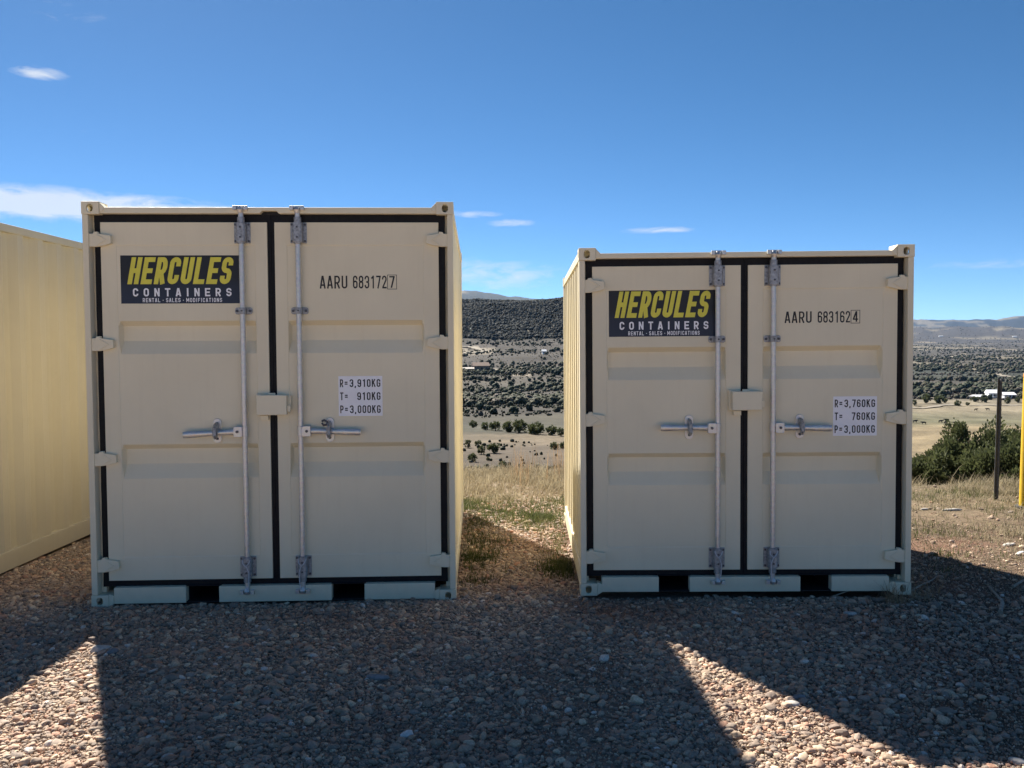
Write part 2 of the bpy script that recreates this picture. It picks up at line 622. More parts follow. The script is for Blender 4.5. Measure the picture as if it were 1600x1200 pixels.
M['track'] = simple('pale_dirt', (0.20, 0.175, 0.135), 0.95, 0, 0.2, 0.05)
strip('dirt_track', [on_ground(x, y) for x, y in ((700, 617), (760, 621), (820, 626), (905, 632))], 5.0, M['track'], 0.5)
strip('dirt_track', [on_ground(x, y) for x, y in ((1395, 569), (1435, 572), (1480, 579), (1530, 583), (1570, 588), (1640, 594))], 9.0, M['track'], 0.7)
strip('dirt_track', [on_ground(x, y) for x, y in ((1395, 562), (1450, 560), (1490, 557), (1506, 553))], 13.0, M['track'], 0.9)
strip('dirt_track', [on_ground(x, y) for x, y in ((1395, 638), (1450, 637.5), (1530, 634), (1640, 633))], 4.0, M['track'], 0.4)
strip('dirt_track', [on_ground(x, y) for x, y in ((690, 540), (735, 543), (757, 549), (722, 553), (690, 554))], 9.0, M['track'], 0.9)

# ------------------------------------------------------------------ lettering: a drawn condensed sans built from strokes
def arc(cx, cy, rx, ry, a0, a1, n=7):
    return [(cx + rx * math.cos(R(a0 + (a1 - a0) * i / n)), cy + ry * math.sin(R(a0 + (a1 - a0) * i / n))) for i in range(n + 1)]


def glyph(ch, w, T):
    x0, x1, y0, y1 = T / 2, w - T / 2, T / 2, 1 - T / 2
    rx = (x1 - x0) / 2
    cx = (x0 + x1) / 2
    ry = min(rx, 0.2)
    top = arc(cx, y1 - ry, rx, ry, 0, 180, 10)
    bot = arc(cx, y0 + ry, rx, ry, 180, 360, 10)
    m = 0.5
    S = []
    if ch == 'H': S = [[(x0, 0), (x0, 1)], [(x1, 0), (x1, 1)], [(x0, m), (x1, m)]]
    elif ch == 'E': S = [[(x0, 0), (x0, 1)], [(x0, y1), (w, y1)], [(x0, m), (w * .9, m)], [(x0, y0), (w, y0)]]
    elif ch == 'F': S = [[(x0, 0), (x0, 1)], [(x0, y1), (w, y1)], [(x0, m), (w * .9, m)]]
    elif ch == 'L': S = [[(x0, 0), (x0, 1)], [(x0, y0), (w, y0)]]
    elif ch == 'T': S = [[(w / 2, 0), (w / 2, y1)], [(0, y1), (w, y1)]]
    elif ch == 'I': S = [[(w / 2, 0), (w / 2, 1)]]
    elif ch in 'RP':
        b = 0.44
        q = (y1 - b) / 2
        S = [[(x0, 0), (x0, 1)], [(x0, y1)] + arc(x1 - rx * .9, b + q, rx * .9, q, 90, -90, 9) + [(x0, b)]]
        if ch == 'R': S.append([(cx, b), (x1 + T * .05, 0)])
    elif ch == 'C': S = [[(x1, 0.66)] + top + [(x0, .5)] + bot + [(x1, 0.34)]]
    elif ch == 'G': S = [[(x1, 0.68)] + top + [(x0, .5)] + bot + [(x1, 0.48)], [(cx, .48), (w, .48)]]
    elif ch == 'U': S = [[(x0, 1)] + bot + [(x1, 1)]]
    elif ch in 'O0': S = [top + [(x0, .5)] + bot + [(x1, y1 - ry)]]
    elif ch == 'D': S = [[(x0, 0), (x0, 1)], [(x0, y1)] + arc(x1 - rx, y1 - ry, rx, ry, 90, 0, 6) + arc(x1 - rx, y0 + ry, rx, ry, 0, -90, 6) + [(x0, y0)]]
    elif ch == 'S':
        S = [[(x1, 0.69)] + top + arc(cx, m + .14, rx, .14, 180, 250, 5) + arc(cx, m - .14, rx, .14, 70, 0, 5) + list(reversed(bot)) + [(x0, 0.31)]]
    elif ch == 'N': S = [[(x0, 0), (x0, 1)], [(x1, 0), (x1, 1)], [(x0, 1 - T * .1), (x1, T * .1)]]
    elif ch == 'M': S = [[(x0, 0), (x0, 1)], [(x1, 0), (x1, 1)], [(x0, 1 - T * .1), (w / 2, .25)], [(x1, 1 - T * .1), (w / 2, .25)]]
    elif ch == 'A': S = [[(x0 - T * .1, 0), (w / 2 - T * .12, 1)], [(x1 + T * .1, 0), (w / 2 + T * .12, 1)], [(w * .24, .27), (w * .76, .27)]]
    elif ch == 'K': S = [[(x0, 0), (x0, 1)], [(x0, .38), (x1, 1)], [(cx * .95, .55), (x1 + T * .1, 0)]]
    elif ch == '1': S = [[(w * .62, 0), (w * .62, 1)], [(w * .62, y1), (w * .22, .78)]]
    elif ch == '2': S = [[(x0, .70)] + list(reversed(top)) + [(x1, .66), (x0, y0)], [(x0 - T * .3, y0), (w, y0)]]
    elif ch == '3': S = [[(x0, .72)] + list(reversed(top)) + arc(cx, m + .12, rx, .12, 0, -80, 5), [(cx * .7, m + .01)] + arc(cx, m - .12, rx, .13, 80, 0, 5) + list(reversed(bot)) + [(x0, .28)]]
    elif ch == '4': S = [[(w * .70, 0), (w * .70, 1)], [(w * .66, 1 - T * .2), (x0, .28)], [(0, .25), (w, .25)]]
    elif ch == '6': S = [[(x1, .70)] + top + [(x0, .5)] + bot + arc(cx, .42, rx, .14, 0, 180, 8)]
    elif ch == '9': S = [[(x0, .30)] + bot + [(x1, .5)] + top + arc(cx, .58, rx, .14, 180, 360, 8)]
    elif ch == '7': S = [[(0, y1), (w, y1)], [(x1, y1), (w * .36, 0)]]
    elif ch == '8': S = [top + arc(cx, .66, rx, .13, 180, 360, 8) + [(x1, y1 - ry)], arc(cx, .36, rx, .16, 0, 180, 8) + bot + [(x1, .36)]]
    elif ch == '=': S = [[(w * .08, .62), (w * .92, .62)], [(w * .08, .38), (w * .92, .38)]]
    elif ch == ',': S = [[(w * .5, T), (w * .35, -.13)]]
    elif ch == '*': S = [[(w * .5 - T * .7, .46), (w * .5 + T * .7, .46)]]
    return S


def ribbon(mb, line, T, tf, lift):
    P = [line[0]]
    for q in line[1:]:
        if math.hypot(q[0] - P[-1][0], q[1] - P[-1][1]) > 1e-4: P.append(q)
    L_, R_ = [], []
    for i, p in enumerate(P):
        a = P[max(i - 1, 0)]
        b = P[min(i + 1, len(P) - 1)]
        d1 = (p[0] - a[0], p[1] - a[1]); d2 = (b[0] - p[0], b[1] - p[1])
        if i == 0: d1 = d2
        if i == len(P) - 1: d2 = d1
        n1 = math.hypot(*d1); n2 = math.hypot(*d2)
        t1 = (d1[0] / n1, d1[1] / n1); t2 = (d2[0] / n2, d2[1] / n2)
        nx, ny = -(t1[1] + t2[1]), t1[0] + t2[0]
        q = math.hypot(nx, ny) or 1.0
        nx, ny = nx / q, ny / q
        k = max(0.55, nx * -t1[1] + ny * t1[0])
        L_.append((p[0] + nx * T / 2 / k, p[1] + ny * T / 2 / k))
        R_.append((p[0] - nx * T / 2 / k, p[1] - ny * T / 2 / k))
    vs_ = [tf(x, y, lift) for x, y in L_] + [tf(x, y, lift) for x, y in R_]
    n = len(P)
    mb.add(vs_, [(i, i + n, i + n + 1, i + 1) for i in range(n - 1)])


def write(text, x, z, h, d, mat, parent, w=0.5, gap=0.12, T=0.14, shear=0.0, width=None, space=0.35, adv=None, each=False):
    """flat lettering on the plane y=d, baseline z, cap height h, starting at x; returns the object and its end"""
    ws = {' ': space, 'I': T * 1.6, ',': T * 1.5, 'M': w * 1.3, '*': w * 0.7, '1': w * 0.9}
    if adv:
        ws = {k: w for k in ws}
    tot = sum(ws.get(c, w) + gap for c in text) - gap
    sx = h if width is None else (width - shear * h) / tot
    mb = MB()
    cx = 0.0
    lift = 0
    for c in text:
        wc = ws.get(c, w)
        if c != ' ':
            for line in glyph(c, wc, T * h / sx if False else T):
                lift += 1
                ox = cx
                tf = lambda gx, gy, l, ox=ox: (x + (gx + ox) * sx + shear * gy * h, d - 0.0004 - (l % 4) * 0.00012, z + gy * h)
                ribbon(mb, line, T, tf, lift)
            if each:
                mb.build('letter', mat, parent)
                mb = MB()
        cx += wc + gap
    return None if each else mb.build('lettering', mat, parent)


# ------------------------------------------------------------------ shipping containers
def rrect(x0, x1, z0, z1, r, n=5):
    pts = []
    for cx, cz, a in ((x1 - r, z0 + r, -90), (x1 - r, z1 - r, 0), (x0 + r, z1 - r, 90), (x0 + r, z0 + r, 180)):
        pts += arc(cx, cz, r, r, a, a + 90, n)
    return pts


def holed_plate(mb, x0, x1, z0, z1, hole, y0, y1, tf):
    """plate between y0 and y1 with an oval hole; tf maps (x, y, z) to local space"""
    n = len(hole)
    cx = sum(p[0] for p in hole) / n; cz = sum(p[1] for p in hole) / n
    outer = []
    for (px, pz) in hole:
        dx, dz = px - cx, pz - cz
        s = min(((x1 - cx) if dx > 0 else (cx - x0)) / max(abs(dx), 1e-9), ((z1 - cz) if dz > 0 else (cz - z0)) / max(abs(dz), 1e-9))
        outer.append((cx + dx * s, cz + dz * s))
    # snap the closest outer point to each corner so that the outline is a true rectangle
    for c in ((x0, z0), (x1, z0), (x1, z1), (x0, z1)):
        k = min(range(n), key=lambda i: (outer[i][0] - c[0]) ** 2 + (outer[i][1] - c[1]) ** 2)
        outer[k] = c
    vs_ = [tf(x, y, z) for y in (y0, y1) for ring in (outer, hole) for x, z in ring]
    fs_ = []
    for i in range(n):
        j = (i + 1) % n
        fs_ += [(i, j, n + j, n + i), (2 * n + i, 3 * n + i, 3 * n + j, 2 * n + j), (n + i, n + j, 3 * n + j, 3 * n + i), (i, 2 * n + i, 2 * n + j, j)]
    mb.add(vs_, fs_)


def corner_casting(par, mat, sx, front, top, W, H, L):
    """hollow cast corner with oval openings in its front, side and end faces"""
    cw, ch, cd, t = 0.110, 0.080, 0.135, 0.017
    mb = MB()
    xo = sx * W / 2                          # outer side
    yo = 0.0 if front else L
    zo = H if top else 0.0
    fx = -sx; fy = 1 if front else -1; fz = -1 if top else 1
    P = lambda a, b, c: (xo + fx * a, yo + fy * b, zo + fz * c)
    oval = lambda a0, a1, b0, b1: rrect(a0, a1, b0, b1, min(a1 - a0, b1 - b0) * 0.48, 5)
    holed_plate(mb, 0, cw, 0, ch, oval(.034, .072, .016, .066), 0, t, lambda x, y, z: P(x, y, z))
    holed_plate(mb, t, cd, 0, ch, oval(.045, .095, .020, .060), 0, t, lambda x, y, z: P(y, x, z))
    a, b = P(t, t, 0), P(cw, cd, t)
    mb.box(min(a[0], b[0]), max(a[0], b[0]), min(a[1], b[1]), max(a[1], b[1]), min(a[2], b[2]), max(a[2], b[2]))
    a, b = P(t, cd - .012, t), P(cw, cd, ch)
    mb.box(min(a[0], b[0]), max(a[0], b[0]), min(a[1], b[1]), max(a[1], b[1]), min(a[2], b[2]), max(a[2], b[2]))
    a, b = P(cw - .012, t, t), P(cw, cd - .012, ch)
    mb.box(min(a[0], b[0]), max(a[0], b[0]), min(a[1], b[1]), max(a[1], b[1]), min(a[2], b[2]), max(a[2], b[2]))
    a, b = P(t, t, ch - .012), P(cw - .012, cd - .012, ch)
    mb.box(min(a[0], b[0]), max(a[0], b[0]), min(a[1], b[1]), max(a[1], b[1]), min(a[2], b[2]), max(a[2], b[2]))
    return mb.build('corner_casting', mat, par, bevel=0.003)


def container(cfg):
    W, H, L = cfg['W'], cfg['H'], cfg['L']
    mat = cfg['mat']
    hw = W / 2
    root = empty('shipping_container', cfg['loc'])
    root.rotation_euler = (0, cfg.get('tilt', 0), cfg['yaw'])
    tag(root, cfg['label'], 'container', 'shipping containers on the gravel pad')
    vt = cfg['vt']            # door top
    vh = cfg['vh']            # header underside
    vb = cfg['vb']            # door bottom
    vg = cfg['vg']            # gasket bottom / sill top
    de = cfg['de']            # door outer edge
    ge = cfg['ge']            # gasket outer edge
    gp = 0.0235               # half of the middle gap
    # --- castings
    for sx in (-1, 1):
        for fr in (True, False):
            for tp in (True, False):
                corner_casting(root, mat, sx, fr, tp, W, H, L)
    # --- posts
    for sx in (-1, 1):
        xo = sx * (hw - .003)
        xi = sx * (ge + .006)
        # outer flange, return and back plate of the door post, an S section seen from above
        poly = [(xo, .004), (sx * (hw - .040), .004), (sx * (hw - .040), .074), (sx * (ge - .012), .074), (sx * (ge - .012), .092), (xo, .092)]
        if sx > 0: poly = poly[::-1]
        MB().prism_xy(poly, .081, H - .081).build('corner_post', mat, root, bevel=.003)
        a, b = sorted((xo, sx * (hw - .10)))
        MB().box(a, b, L - .06, L - .004, .081, H - .081).build('corner_post', mat, root, bevel=.003)
        # rails
        a, b = sorted((xo, sx * (hw - .055)))
        MB().box(a, b, .137, L - .137, H - .074, H - .016).build('top_rail', mat, root, bevel=.003)
        MB().box(a, b, .137, L - .137, .026, .165).build('bottom_rail', mat, root, bevel=.003)
        # corrugated side sheet
        pit, n = 0.278, 0
        prof_ = [(.093, 0.0)]
        y = .10
        while y + pit < L - .062:
            prof_ += [(y + .035, 0), (y + .035 + .068, .036), (y + .035 + .138, .036), (y + .035 + .206, 0)]
            y += pit
        prof_.append((L - .061, 0))
        outr = [(sx * (hw - .012 - d), yy) for yy, d in prof_]
        innr = [(sx * (hw - .0145 - d), yy) for yy, d in prof_][::-1]
        mb = MB()
        z0_, z1_ = .160, H - .070
        k = len(outr)
        vs_ = [(x_, y_, z) for z in (z0_, z1_) for x_, y_ in outr + innr]
        fs_ = []
        m_ = 2 * k
        for i in range(m_):
            j = (i + 1) % m_
            fs_.append((i, j, j + m_, i + m_))
        for i in range(k - 1):
            fs_.append((i, i + 1, m_ - 2 - i, m_ - 1 - i))
            fs_.append((m_ + i, 2 * m_ - 1 - i, 2 * m_ - 2 - i, m_ + i + 1))
        mb.add(vs_, fs_)
        mb.build('side_panel', mat, root)
    # rear wall and roof, corrugated
    mb = MB()
    n = int((W - .24) / .25)
    s = (W - .22) / n
    line = []
    for i in range(n):
        x = -hw + .11 + i * s
        line += [(x, L - .012), (x + s * .3, L - .012), (x + s * .5, L - .045), (x + s * .8, L - .045)]
    line.append((hw - .11, L - .012))
    full = line + [(x, y - .003) for x, y in line[::-1]]
    vs_ = [(x, y, z) for z in (.05, H - .03) for x, y in full]
    k = len(full)
    fs_ = [(i, (i + 1) % k, (i + 1) % k + k, i + k) for i in range(k)]
    mb.add(vs_, fs_).build('rear_wall', mat, root)
    mb = MB()
    n = int(L / .21)
    s = (L - .04) / n
    line = []
    for i in range(n):
        y = .02 + i * s
        line += [(y, H - .052), (y + s * .35, H - .052), (y + s * .5, H - .068), (y + s * .85, H - .068)]
    line.append((L - .02, H - .052))
    k = len(line)
    vs_ = [(sx * (hw - .05), y, z + dz) for sx in (-1, 1) for dz in (0, -.003) for y, z in line]
    fs_ = []
    for i in range(k - 1):
        fs_ += [(i, i + 1, 2 * k + i + 1, 2 * k + i), (k + i, 3 * k + i, 3 * k + i + 1, k + i + 1)]
    mb.add(vs_, fs_).build('roof_panel', mat, root)
    MB().box(-hw + .056, hw - .056, .10, L - .062, .128, .158).build('floor', M['black'], root)
    MB().box(-hw + .111, hw - .111, L - .06, L - .046, .028, .127).build('rear_sill', mat, root)
    # --- door header with (or without) its notch
    zt = cfg['hdr_top']
    xh = hw - .105
    poly = [(-xh, vh), (-.06, vh), (-.045, vh + .017), (.045, vh + .017), (.06, vh), (xh, vh), (xh, zt), (-xh, zt)] if cfg.get('notch') else [(-xh, vh), (xh, vh), (xh, zt), (-xh, zt)]
    MB().prism_xz(poly, .010, .060).build('door_header', mat, root, bevel=.003)
    if cfg.get('notch'):
        MB().box(-.058, .058, .050, .068, vh - .004, vh + .020).build('header_stop', M['black'], root)
    MB().box(-xh + .02, xh - .02, .068, .090, vh - .01, zt - .002).build('header_backing', M['black'], root)
    # gusset beside each front casting
    for sx in (-1, 1):
        x0 = sx * (hw - .111)
        poly = [(x0, H - .070), (x0 + -sx * .028, H - .055), (x0 + -sx * .028, H - .034), (x0, H - .006)]
        if sx > 0: poly = poly[::-1]
        MB().prism_xz(poly, .006, .07).build('gusset', mat, root, bevel=.002)
        poly = [(x0, .004), (x0 - sx * .03, .022), (x0 - sx * .03, .075), (x0, .086)]
        if sx > 0: poly = poly[::-1]
        MB().prism_xz(poly, .004, .07).build('gusset', mat, root, bevel=.002)
    # --- sill in three lengths between the fork pockets
    pc, ph = cfg['pocket']
    edges = [-(hw - .1405), -pc - ph, -pc + ph, pc - ph, pc + ph, hw - .1405]
    for i in (0, 2, 4):
        MB().box(edges[i], edges[i + 1], .010, .070, .022, vg + .003).build('door_sill', mat, root, bevel=.0015)
    for i in (1, 3):
        a, b = edges[i], edges[i + 1]
        mb = MB()
        y1 = L - .07
        mb.box(a + .001, b - .001, .014, y1, .022, .028)
        mb.box(a - .006, a + .001 - .002, .072, y1, .022, .124)
        mb.box(b - .001 + .002, b + .006, .072, y1, .022, .124)
        mb.box(a - .006, b + .006, .030, y1, .1245, .1275)
        mb.box(a, b, .62, .63, .03, .124)
        mb.build('fork_pocket', M['black'], root)
    # --- doors
    DF = .042                                   # door face behind the casting face
    for sx in (-1, 1):
        door_side = 'left' if sx < 0 else 'right'
        xa, xb = sx * de, sx * gp
        if cfg.get('panel'):
            po, pi_ = cfg['panel']
        e = .012
        us = [de, po, po - .004, po - .004 - e, pi_ + .004 + e, pi_ + .004, pi_, gp]
        gs = cfg['grooves']
        vs2 = [vb, cfg['seam'][0], cfg['seam'][0] + .005]
        gl = {}
        for g in sorted(gs, key=lambda q: q[3]):
            for q in (g[3], g[2], g[1], g[0]): vs2.append(q)
            gl[g[2]] = gl[g[1]] = True
        vs2 += [cfg['seam'][1] - .005, cfg['seam'][1], vt]
        mb = MB()
        nu, nv = len(us), len(vs2)
        V = []
        for j, v in enumerate(vs2):
            for i, u in enumerate(us):
                d = 0.0
                if 2 <= i <= nu - 3 and 2 <= j <= nv - 3:
                    d = .0035
                    if v in gl and 3 <= i <= nu - 4: d = .052
                V.append((sx * u, DF + d, v))
        F = []
        for j in range(nv - 1):
            for i in range(nu - 1):
                a = j * nu + i
                F.append((a, a + 1, a + nu + 1, a + nu))
        b0 = len(V)
        per = [i for i in range(nu)] + [j * nu + nu - 1 for j in range(1, nv)] + [(nv - 1) * nu + i for i in range(nu - 2, -1, -1)] + [j * nu for j in range(nv - 2, 0, -1)]
        for q in per:
            V.append((V[q][0], DF + .056, V[q][2]))
        for i, q in enumerate(per):
            j = (i + 1) % len(per)
            F.append((q, per[j], b0 + j, b0 + i))
        F.append(tuple(b0 + i for i in range(len(per))))
        mb.add(V, F)
        dleaf = mb.build('door', mat, root, bevel=.0035, seg=2)
        # gasket: one closed black frame behind the leaf edge
        o = [(sx * ge, vg), (sx * .0012, vg), (sx * .0012, vh), (sx * ge, vh)]
        q = .018
        inn = [(sx * (de - q), vb + q), (sx * (gp + q), vb + q), (sx * (gp + q), vt - q), (sx * (de - q), vt - q)]
        mb = MB()
        ns = 26
        ring_o, ring_i = [], []
        for a in range(4):
            p0, p1, r0, r1 = o[a], o[(a + 1) % 4], inn[a], inn[(a + 1) % 4]
            for k in range(ns):
                t = k / ns
                wv = .0040 * math.sin(k * 1.3 + a * 2 + cfg['seed']) * (0 if k == 0 else 1) * (1 if a in (0,) else .4)
                ring_o.append((p0[0] + (p1[0] - p0[0]) * t + (sx * -abs(wv) if a == 3 else 0), p0[1] + (p1[1] - p0[1]) * t + (abs(wv) if a == 0 else 0)))
                ring_i.append((r0[0] + (r1[0] - r0[0]) * t, r0[1] + (r1[1] - r0[1]) * t))
        n = len(ring_o)
        yy0, yy1 = DF + .012, DF + .030
        V = [(x, yy0 + .006 * (0.5 + 0.5 * math.sin(i * .8)) * .3, z) for i, (x, z) in enumerate(ring_o)] + [(x, yy0 - .0, z) for x, z in ring_i] + [(x, yy1, z) for x, z in ring_o] + [(x, yy1, z) for x, z in ring_i]
        F = []
        for i in range(n):
            j = (i + 1) % n
            F += [(i, j, n + j, n + i), (2 * n + i, 3 * n + i, 3 * n + j, 2 * n + j), (i, 2 * n + i, 2 * n + j, j), (n + i, n + j, 3 * n + j, 3 * n + i)]
        mb.add(V, F).build('gasket', M['rubber'], root, smooth=True)
        # hinges: a forged strap with pin on the post edge
        for k, hv in enumerate(cfg['hinges']):
            mb = MB()
            xo, xt = hw - .010, de - .074
            h2 = .042
            poly = [(xo, hv - h2), (xo, hv + h2 * .92), (de + .034, hv + h2 * .95), (de + .028, hv + h2 + .009), (de + .006, hv + h2 + .011), (de + .002, hv + h2 * .95), (xt, hv + h2 * .70),
                    (xt - .004, hv - h2 * .50), (xt + .05, hv - h2 * .86), (de + .02, hv - h2 * 1.0)]
            poly = [(sx * x, z) for x, z in poly]
            if sx > 0: poly = poly[::-1]
            else: poly = poly
            mb.prism_xz(poly, .004 + .008, .041)
            hinge = mb.build('hinge', mat, dleaf, bevel=.0022, seg=2)
            mb = MB()
            xr = [(sx * (de + .014), hv + h2 * .75), (sx * (de - .035), hv), (sx * (de + .014), hv - h2 * .75), (sx * (de + .006), hv - h2 * .85), (sx * (de - .05), hv), (sx * (de + .006), hv + h2 * .85)]
            if sx < 0: xr = xr[::-1]
            mb.prism_xz(xr, .0075, .0118)
            mb.build('hinge_rib', mat, dleaf, bevel=.0015, seg=1)
        # ---- locking bar and its ironwork
        bx = sx * cfg['bar']
        by = .012
        zlo, zhi = .092, zt - .012
        mb = MB()
        mb.tube([(bx, by, zlo), (bx, by, zhi)], .0172, 16)
        bar = mb.build('locking_bar', M['galv'], root, smooth=True)
        for (z0, z1, name) in ((vt - .135, vt - .002, 'upper_bearing'), (vb + .016, vb + .148, 'lower_bearing')):
            mb = MB()
            mb.box(bx - .052, bx + .052, DF - .0065, DF - .0005, z0, z1)                 # base plate on the door
            sec = [(bx - .030, DF - .007), (bx - .030, -.002), (bx - .020, -.013), (bx + .020, -.013), (bx + .030, -.002), (bx + .030, DF - .007)]
            mb.prism_xy(sec, z0 + .004, z1 - .004)
            sec = [(x_, y_) for x_, y_ in arc(bx, by, .024, .024, 0, 360, 12)[:-1]]
            mb.prism_xy(sec, z0 - .030 if 'lower' in name else z0 - .006, z1 + .006 if 'lower' in name else z1 + .03)
            bo = mb.build(name, M['galv_dark'], bar, bevel=.003)
            for (ax, az_) in ((-.042, .012), (.042, .012), (-.042, -.012), (.042, -.012)):
                zz = (z0 + .014) if az_ > 0 else (z1 - .014)
                MB().tube([(bx + ax, DF - .013, zz), (bx + ax, DF - .006, zz)], .0075, 6).build('bolt', M['bolt'], bar)
            for zz in (z0 + .035, z1 - .035):
                MB().tube([(bx, -.018, zz), (bx, -.012, zz)], .0065, 8).build('bolt', M['bolt'], bar)
        # guide bracket
        gz = cfg['guide']
        mb = MB()
        mb.prism_xz(rrect(bx - .055, bx + .055, gz - .022, gz + .022, .014, 4), DF - .006, DF - .0005)
        mb.tube([(bx, by, gz - .020), (bx, by, gz + .020)], .0225, 14)
        mb.box(bx - .0215, bx + .0215, by, DF - .006, gz - .018, gz + .018)
        mb.build('guide_bracket', M['galv_dark'], bar, bevel=.002)
        for ax in (-.041, .041):
            MB().tube([(bx + ax, DF - .014, gz), (bx + ax, DF - .006, gz)], .009, 6).build('bolt', M['bolt'], bar)
        MB().tube([(bx, -.0155, gz), (bx, -.008, gz)], .006, 8).build('bolt', M['bolt'], bar)
        # cams and keepers, top and bottom
        for tp in (True, False):
            kz = zt - .006 if tp else .088
            mb = MB()
            for s in (-1, 1):
                mb.add(*prong(bx, s, kz, tp))
            mb.box(bx - .044, bx + .044, .0040, .0095, kz - .016, kz + .016)
            mb.build('cam_keeper', M['galv'], bar, bevel=.002)
            mb = MB()
            z_a, z_b = (kz - .030, kz + .010) if tp else (kz - .014, kz + .026)
            mb.tube([(bx, by - .010, z_a), (bx, by - .012, (z_a + z_b) / 2), (bx, by - .012, z_b)], [.016, .022, .013], 10)
            mb.build('cam', M['galv'], bar, smooth=True)
        # seal wire looped over the lower bearing
        z1 = vb + .142
        q = random.uniform(-.006, .006)
        pts = [(bx - .024, -.016, z1 - .004), (bx - .018 + q, -.020, z1 - .028), (bx - .002, -.024, z1 - .048), (bx + .016, -.020, z1 - .030), (bx + .026, -.017, z1 - .006)]
        pts2 = [(bx - .004 * sx, -.024, z1 - .048), (bx - .018 * sx, -.021, z1 - .09), (bx - .016 * sx, -.020, z1 - .15), (bx - .006 * sx + q, -.016, z1 - .205)]
        MB().tube(pts, .0032, 6).build('seal_wire', M['wire'], bar, smooth=True)
        MB().tube(pts2, .0030, 6).build('seal_wire', M['wire'], bar, smooth=True)
        # handle, hub and catch
        kz = cfg['handle']
        ox = sx                                                  # the handle points outwards
        hub = MB()
        hub.prism_xz(rrect(*sorted((bx + ox * .012, bx + ox * .066)), kz - .034, kz + .032, .006, 3), -.014, -.004)
        hub.prism_xz(rrect(*sorted((bx + ox * .012, bx + ox * .066)), kz - .034, kz + .032, .006, 3), .020, .028)
        hub.tube([(bx, by, kz - .03), (bx, by, kz + .03)], .0215, 14)
        hub.build('handle_hub', M['galv'], bar, bevel=.002)
        MB().tube([(bx + ox * .042, -.021, kz), (bx + ox * .042, .03, kz)], .009, 8).build('pivot_bolt', M['bolt'], bar)
        hd = MB()
        drop = cfg['hdrop'][0 if sx < 0 else 1]
        hx = [.050, .090, .16, .21, .26, .32, cfg['hlen'] - .02, cfg['hlen']]
        hr = [.022, .019, .0165, .0165, .019, .0215, .0225, .0205]
        hd.tube([(bx + ox * x, .008 - .012 * (x > .2), kz - drop * x / cfg['hlen']) for x in hx], hr, 10, flat=(.55, 1.0))
        hd.build('handle', M['galv'], bar, smooth=True)
        cx = bx + ox * cfg['catch']
        ct = MB()
        ct.prism_xz(rrect(cx - .028, cx + .028, kz - .076, kz + .082, .0275, 6), DF - .006, DF - .0005)
        ct.build('handle_catch', M['galv'], bar, bevel=.002)
        ct = MB()
        ct.tube([(cx, DF - .004, kz + .036), (cx, .008, kz + .034), (cx, -.013, kz + .018), (cx, -.013, kz - .016), (cx, .000, kz - .034)], [.018, .020, .022, .022, .017], 8, flat=(.7, 1.4))
        ct.build('catch_hook', M['galv_dark'], bar, smooth=True)
        for dz in (.052, -.048):
            MB().tube([(cx, DF - .013, kz + dz), (cx, DF - .006, kz + dz)], .009, 6).build('bolt', M['bolt'], bar)
        if cfg.get('tag_seal') and sx > 0:
            mb = MB()
            mb.tube([(cx - .045, .012, kz + .062), (cx - .030, .004, kz + .070), (cx - .012, .004, kz + .058), (cx - .014, .006, kz + .040), (cx - .036, .008, kz + .036), (cx - .046, .010, kz + .050)], .007, 8)
            mb.build('twisted_seal', M['bolt'], bar, smooth=True)
    # --- lock box across the middle gap
    lz0, lz1 = cfg['lock']
    lb = MB().box(-.092, .098, -.030, .020, lz0, lz1).build('lock_box', mat, root, bevel=.005, seg=2)
    MB().box(-.106, -.030, .0205, DF - .001, lz0 - .004, lz1 + .006).build('lock_box_flange', mat, lb, bevel=.003)
    MB().box(.026, .118, .0205, DF - .001, lz0 + .030, lz1 - .006).build('lock_box_flange', mat, lb, bevel=.003)
    MB().box(-.0765, -.027, .008, DF - .002, lz0 - .034, lz0 - .0045).build('lock_box_tab', mat, lb, bevel=.003)
    MB().prism_xz(rrect(.0985, .118, lz0 + .018, lz0 + .062, .009, 4), -.012, .012).build('lock_box_eye', mat, lb, bevel=.002)
    MB().tube([(-.02, .004, lz1 + .004), (.02, .004, lz1 + .004)], .009, 8).build('lock_box_rivet', mat, lb, smooth=True)
    # --- stickers and stencilled numbers
    if cfg.get('logo'):
        x0, x1, z0, z1 = cfg['logo']
        y = DF + .0035 - .0012
        st = MB().box(x0, x1, y, y + .001, z0, z1).build('logo_sticker', M['navy'], root)
        st['label'] = 'navy and black logo sticker with yellow and white lettering'
        w_, h_ = x1 - x0, z1 - z0
        X = lambda f: x0 + f * w_
        Z = lambda f: z1 - f * h_
        write('HERCULES', X(.053), Z(.597), h_ * .560, y, M['yellow_ink'], st, w=.43, gap=.085, T=.178, shear=.19, width=w_ * .891, each=True)
        write('CONTAINERS', X(.098), Z(.852), h_ * .172, y, M['white_ink'], st, w=.62, gap=.62, T=.19, width=w_ * .817, each=True)
        write('RENTAL * SALES * MODIFICATIONS', X(.178), Z(.972), h_ * .086, y, M['white_ink'], st, w=.55, gap=.20, T=.16, width=w_ * .657, space=.12)
    if cfg.get('serial'):
        t1, t2, t3, sxs, z0, z1 = cfg['serial']
        y = DF + .0035
        so = write(t1, sxs[0], z0, z1 - z0, y, M['ink'], root, w=.46, gap=.125, T=.125, width=sxs[1] - sxs[0])
        so.name = 'serial_lettering'
        so = write(t2, sxs[2], z0, z1 - z0, y, M['ink'], root, w=.44, gap=.115, T=.125, width=sxs[3] - sxs[2], adv=True)
        so.name = 'serial_lettering'
        so = write(t3, sxs[4] + (sxs[5] - sxs[4]) * .22, z0 + .004, (z1 - z0) * .92, y, M['ink'], root, w=.42, T=.12, width=(sxs[5] - sxs[4]) * .56)
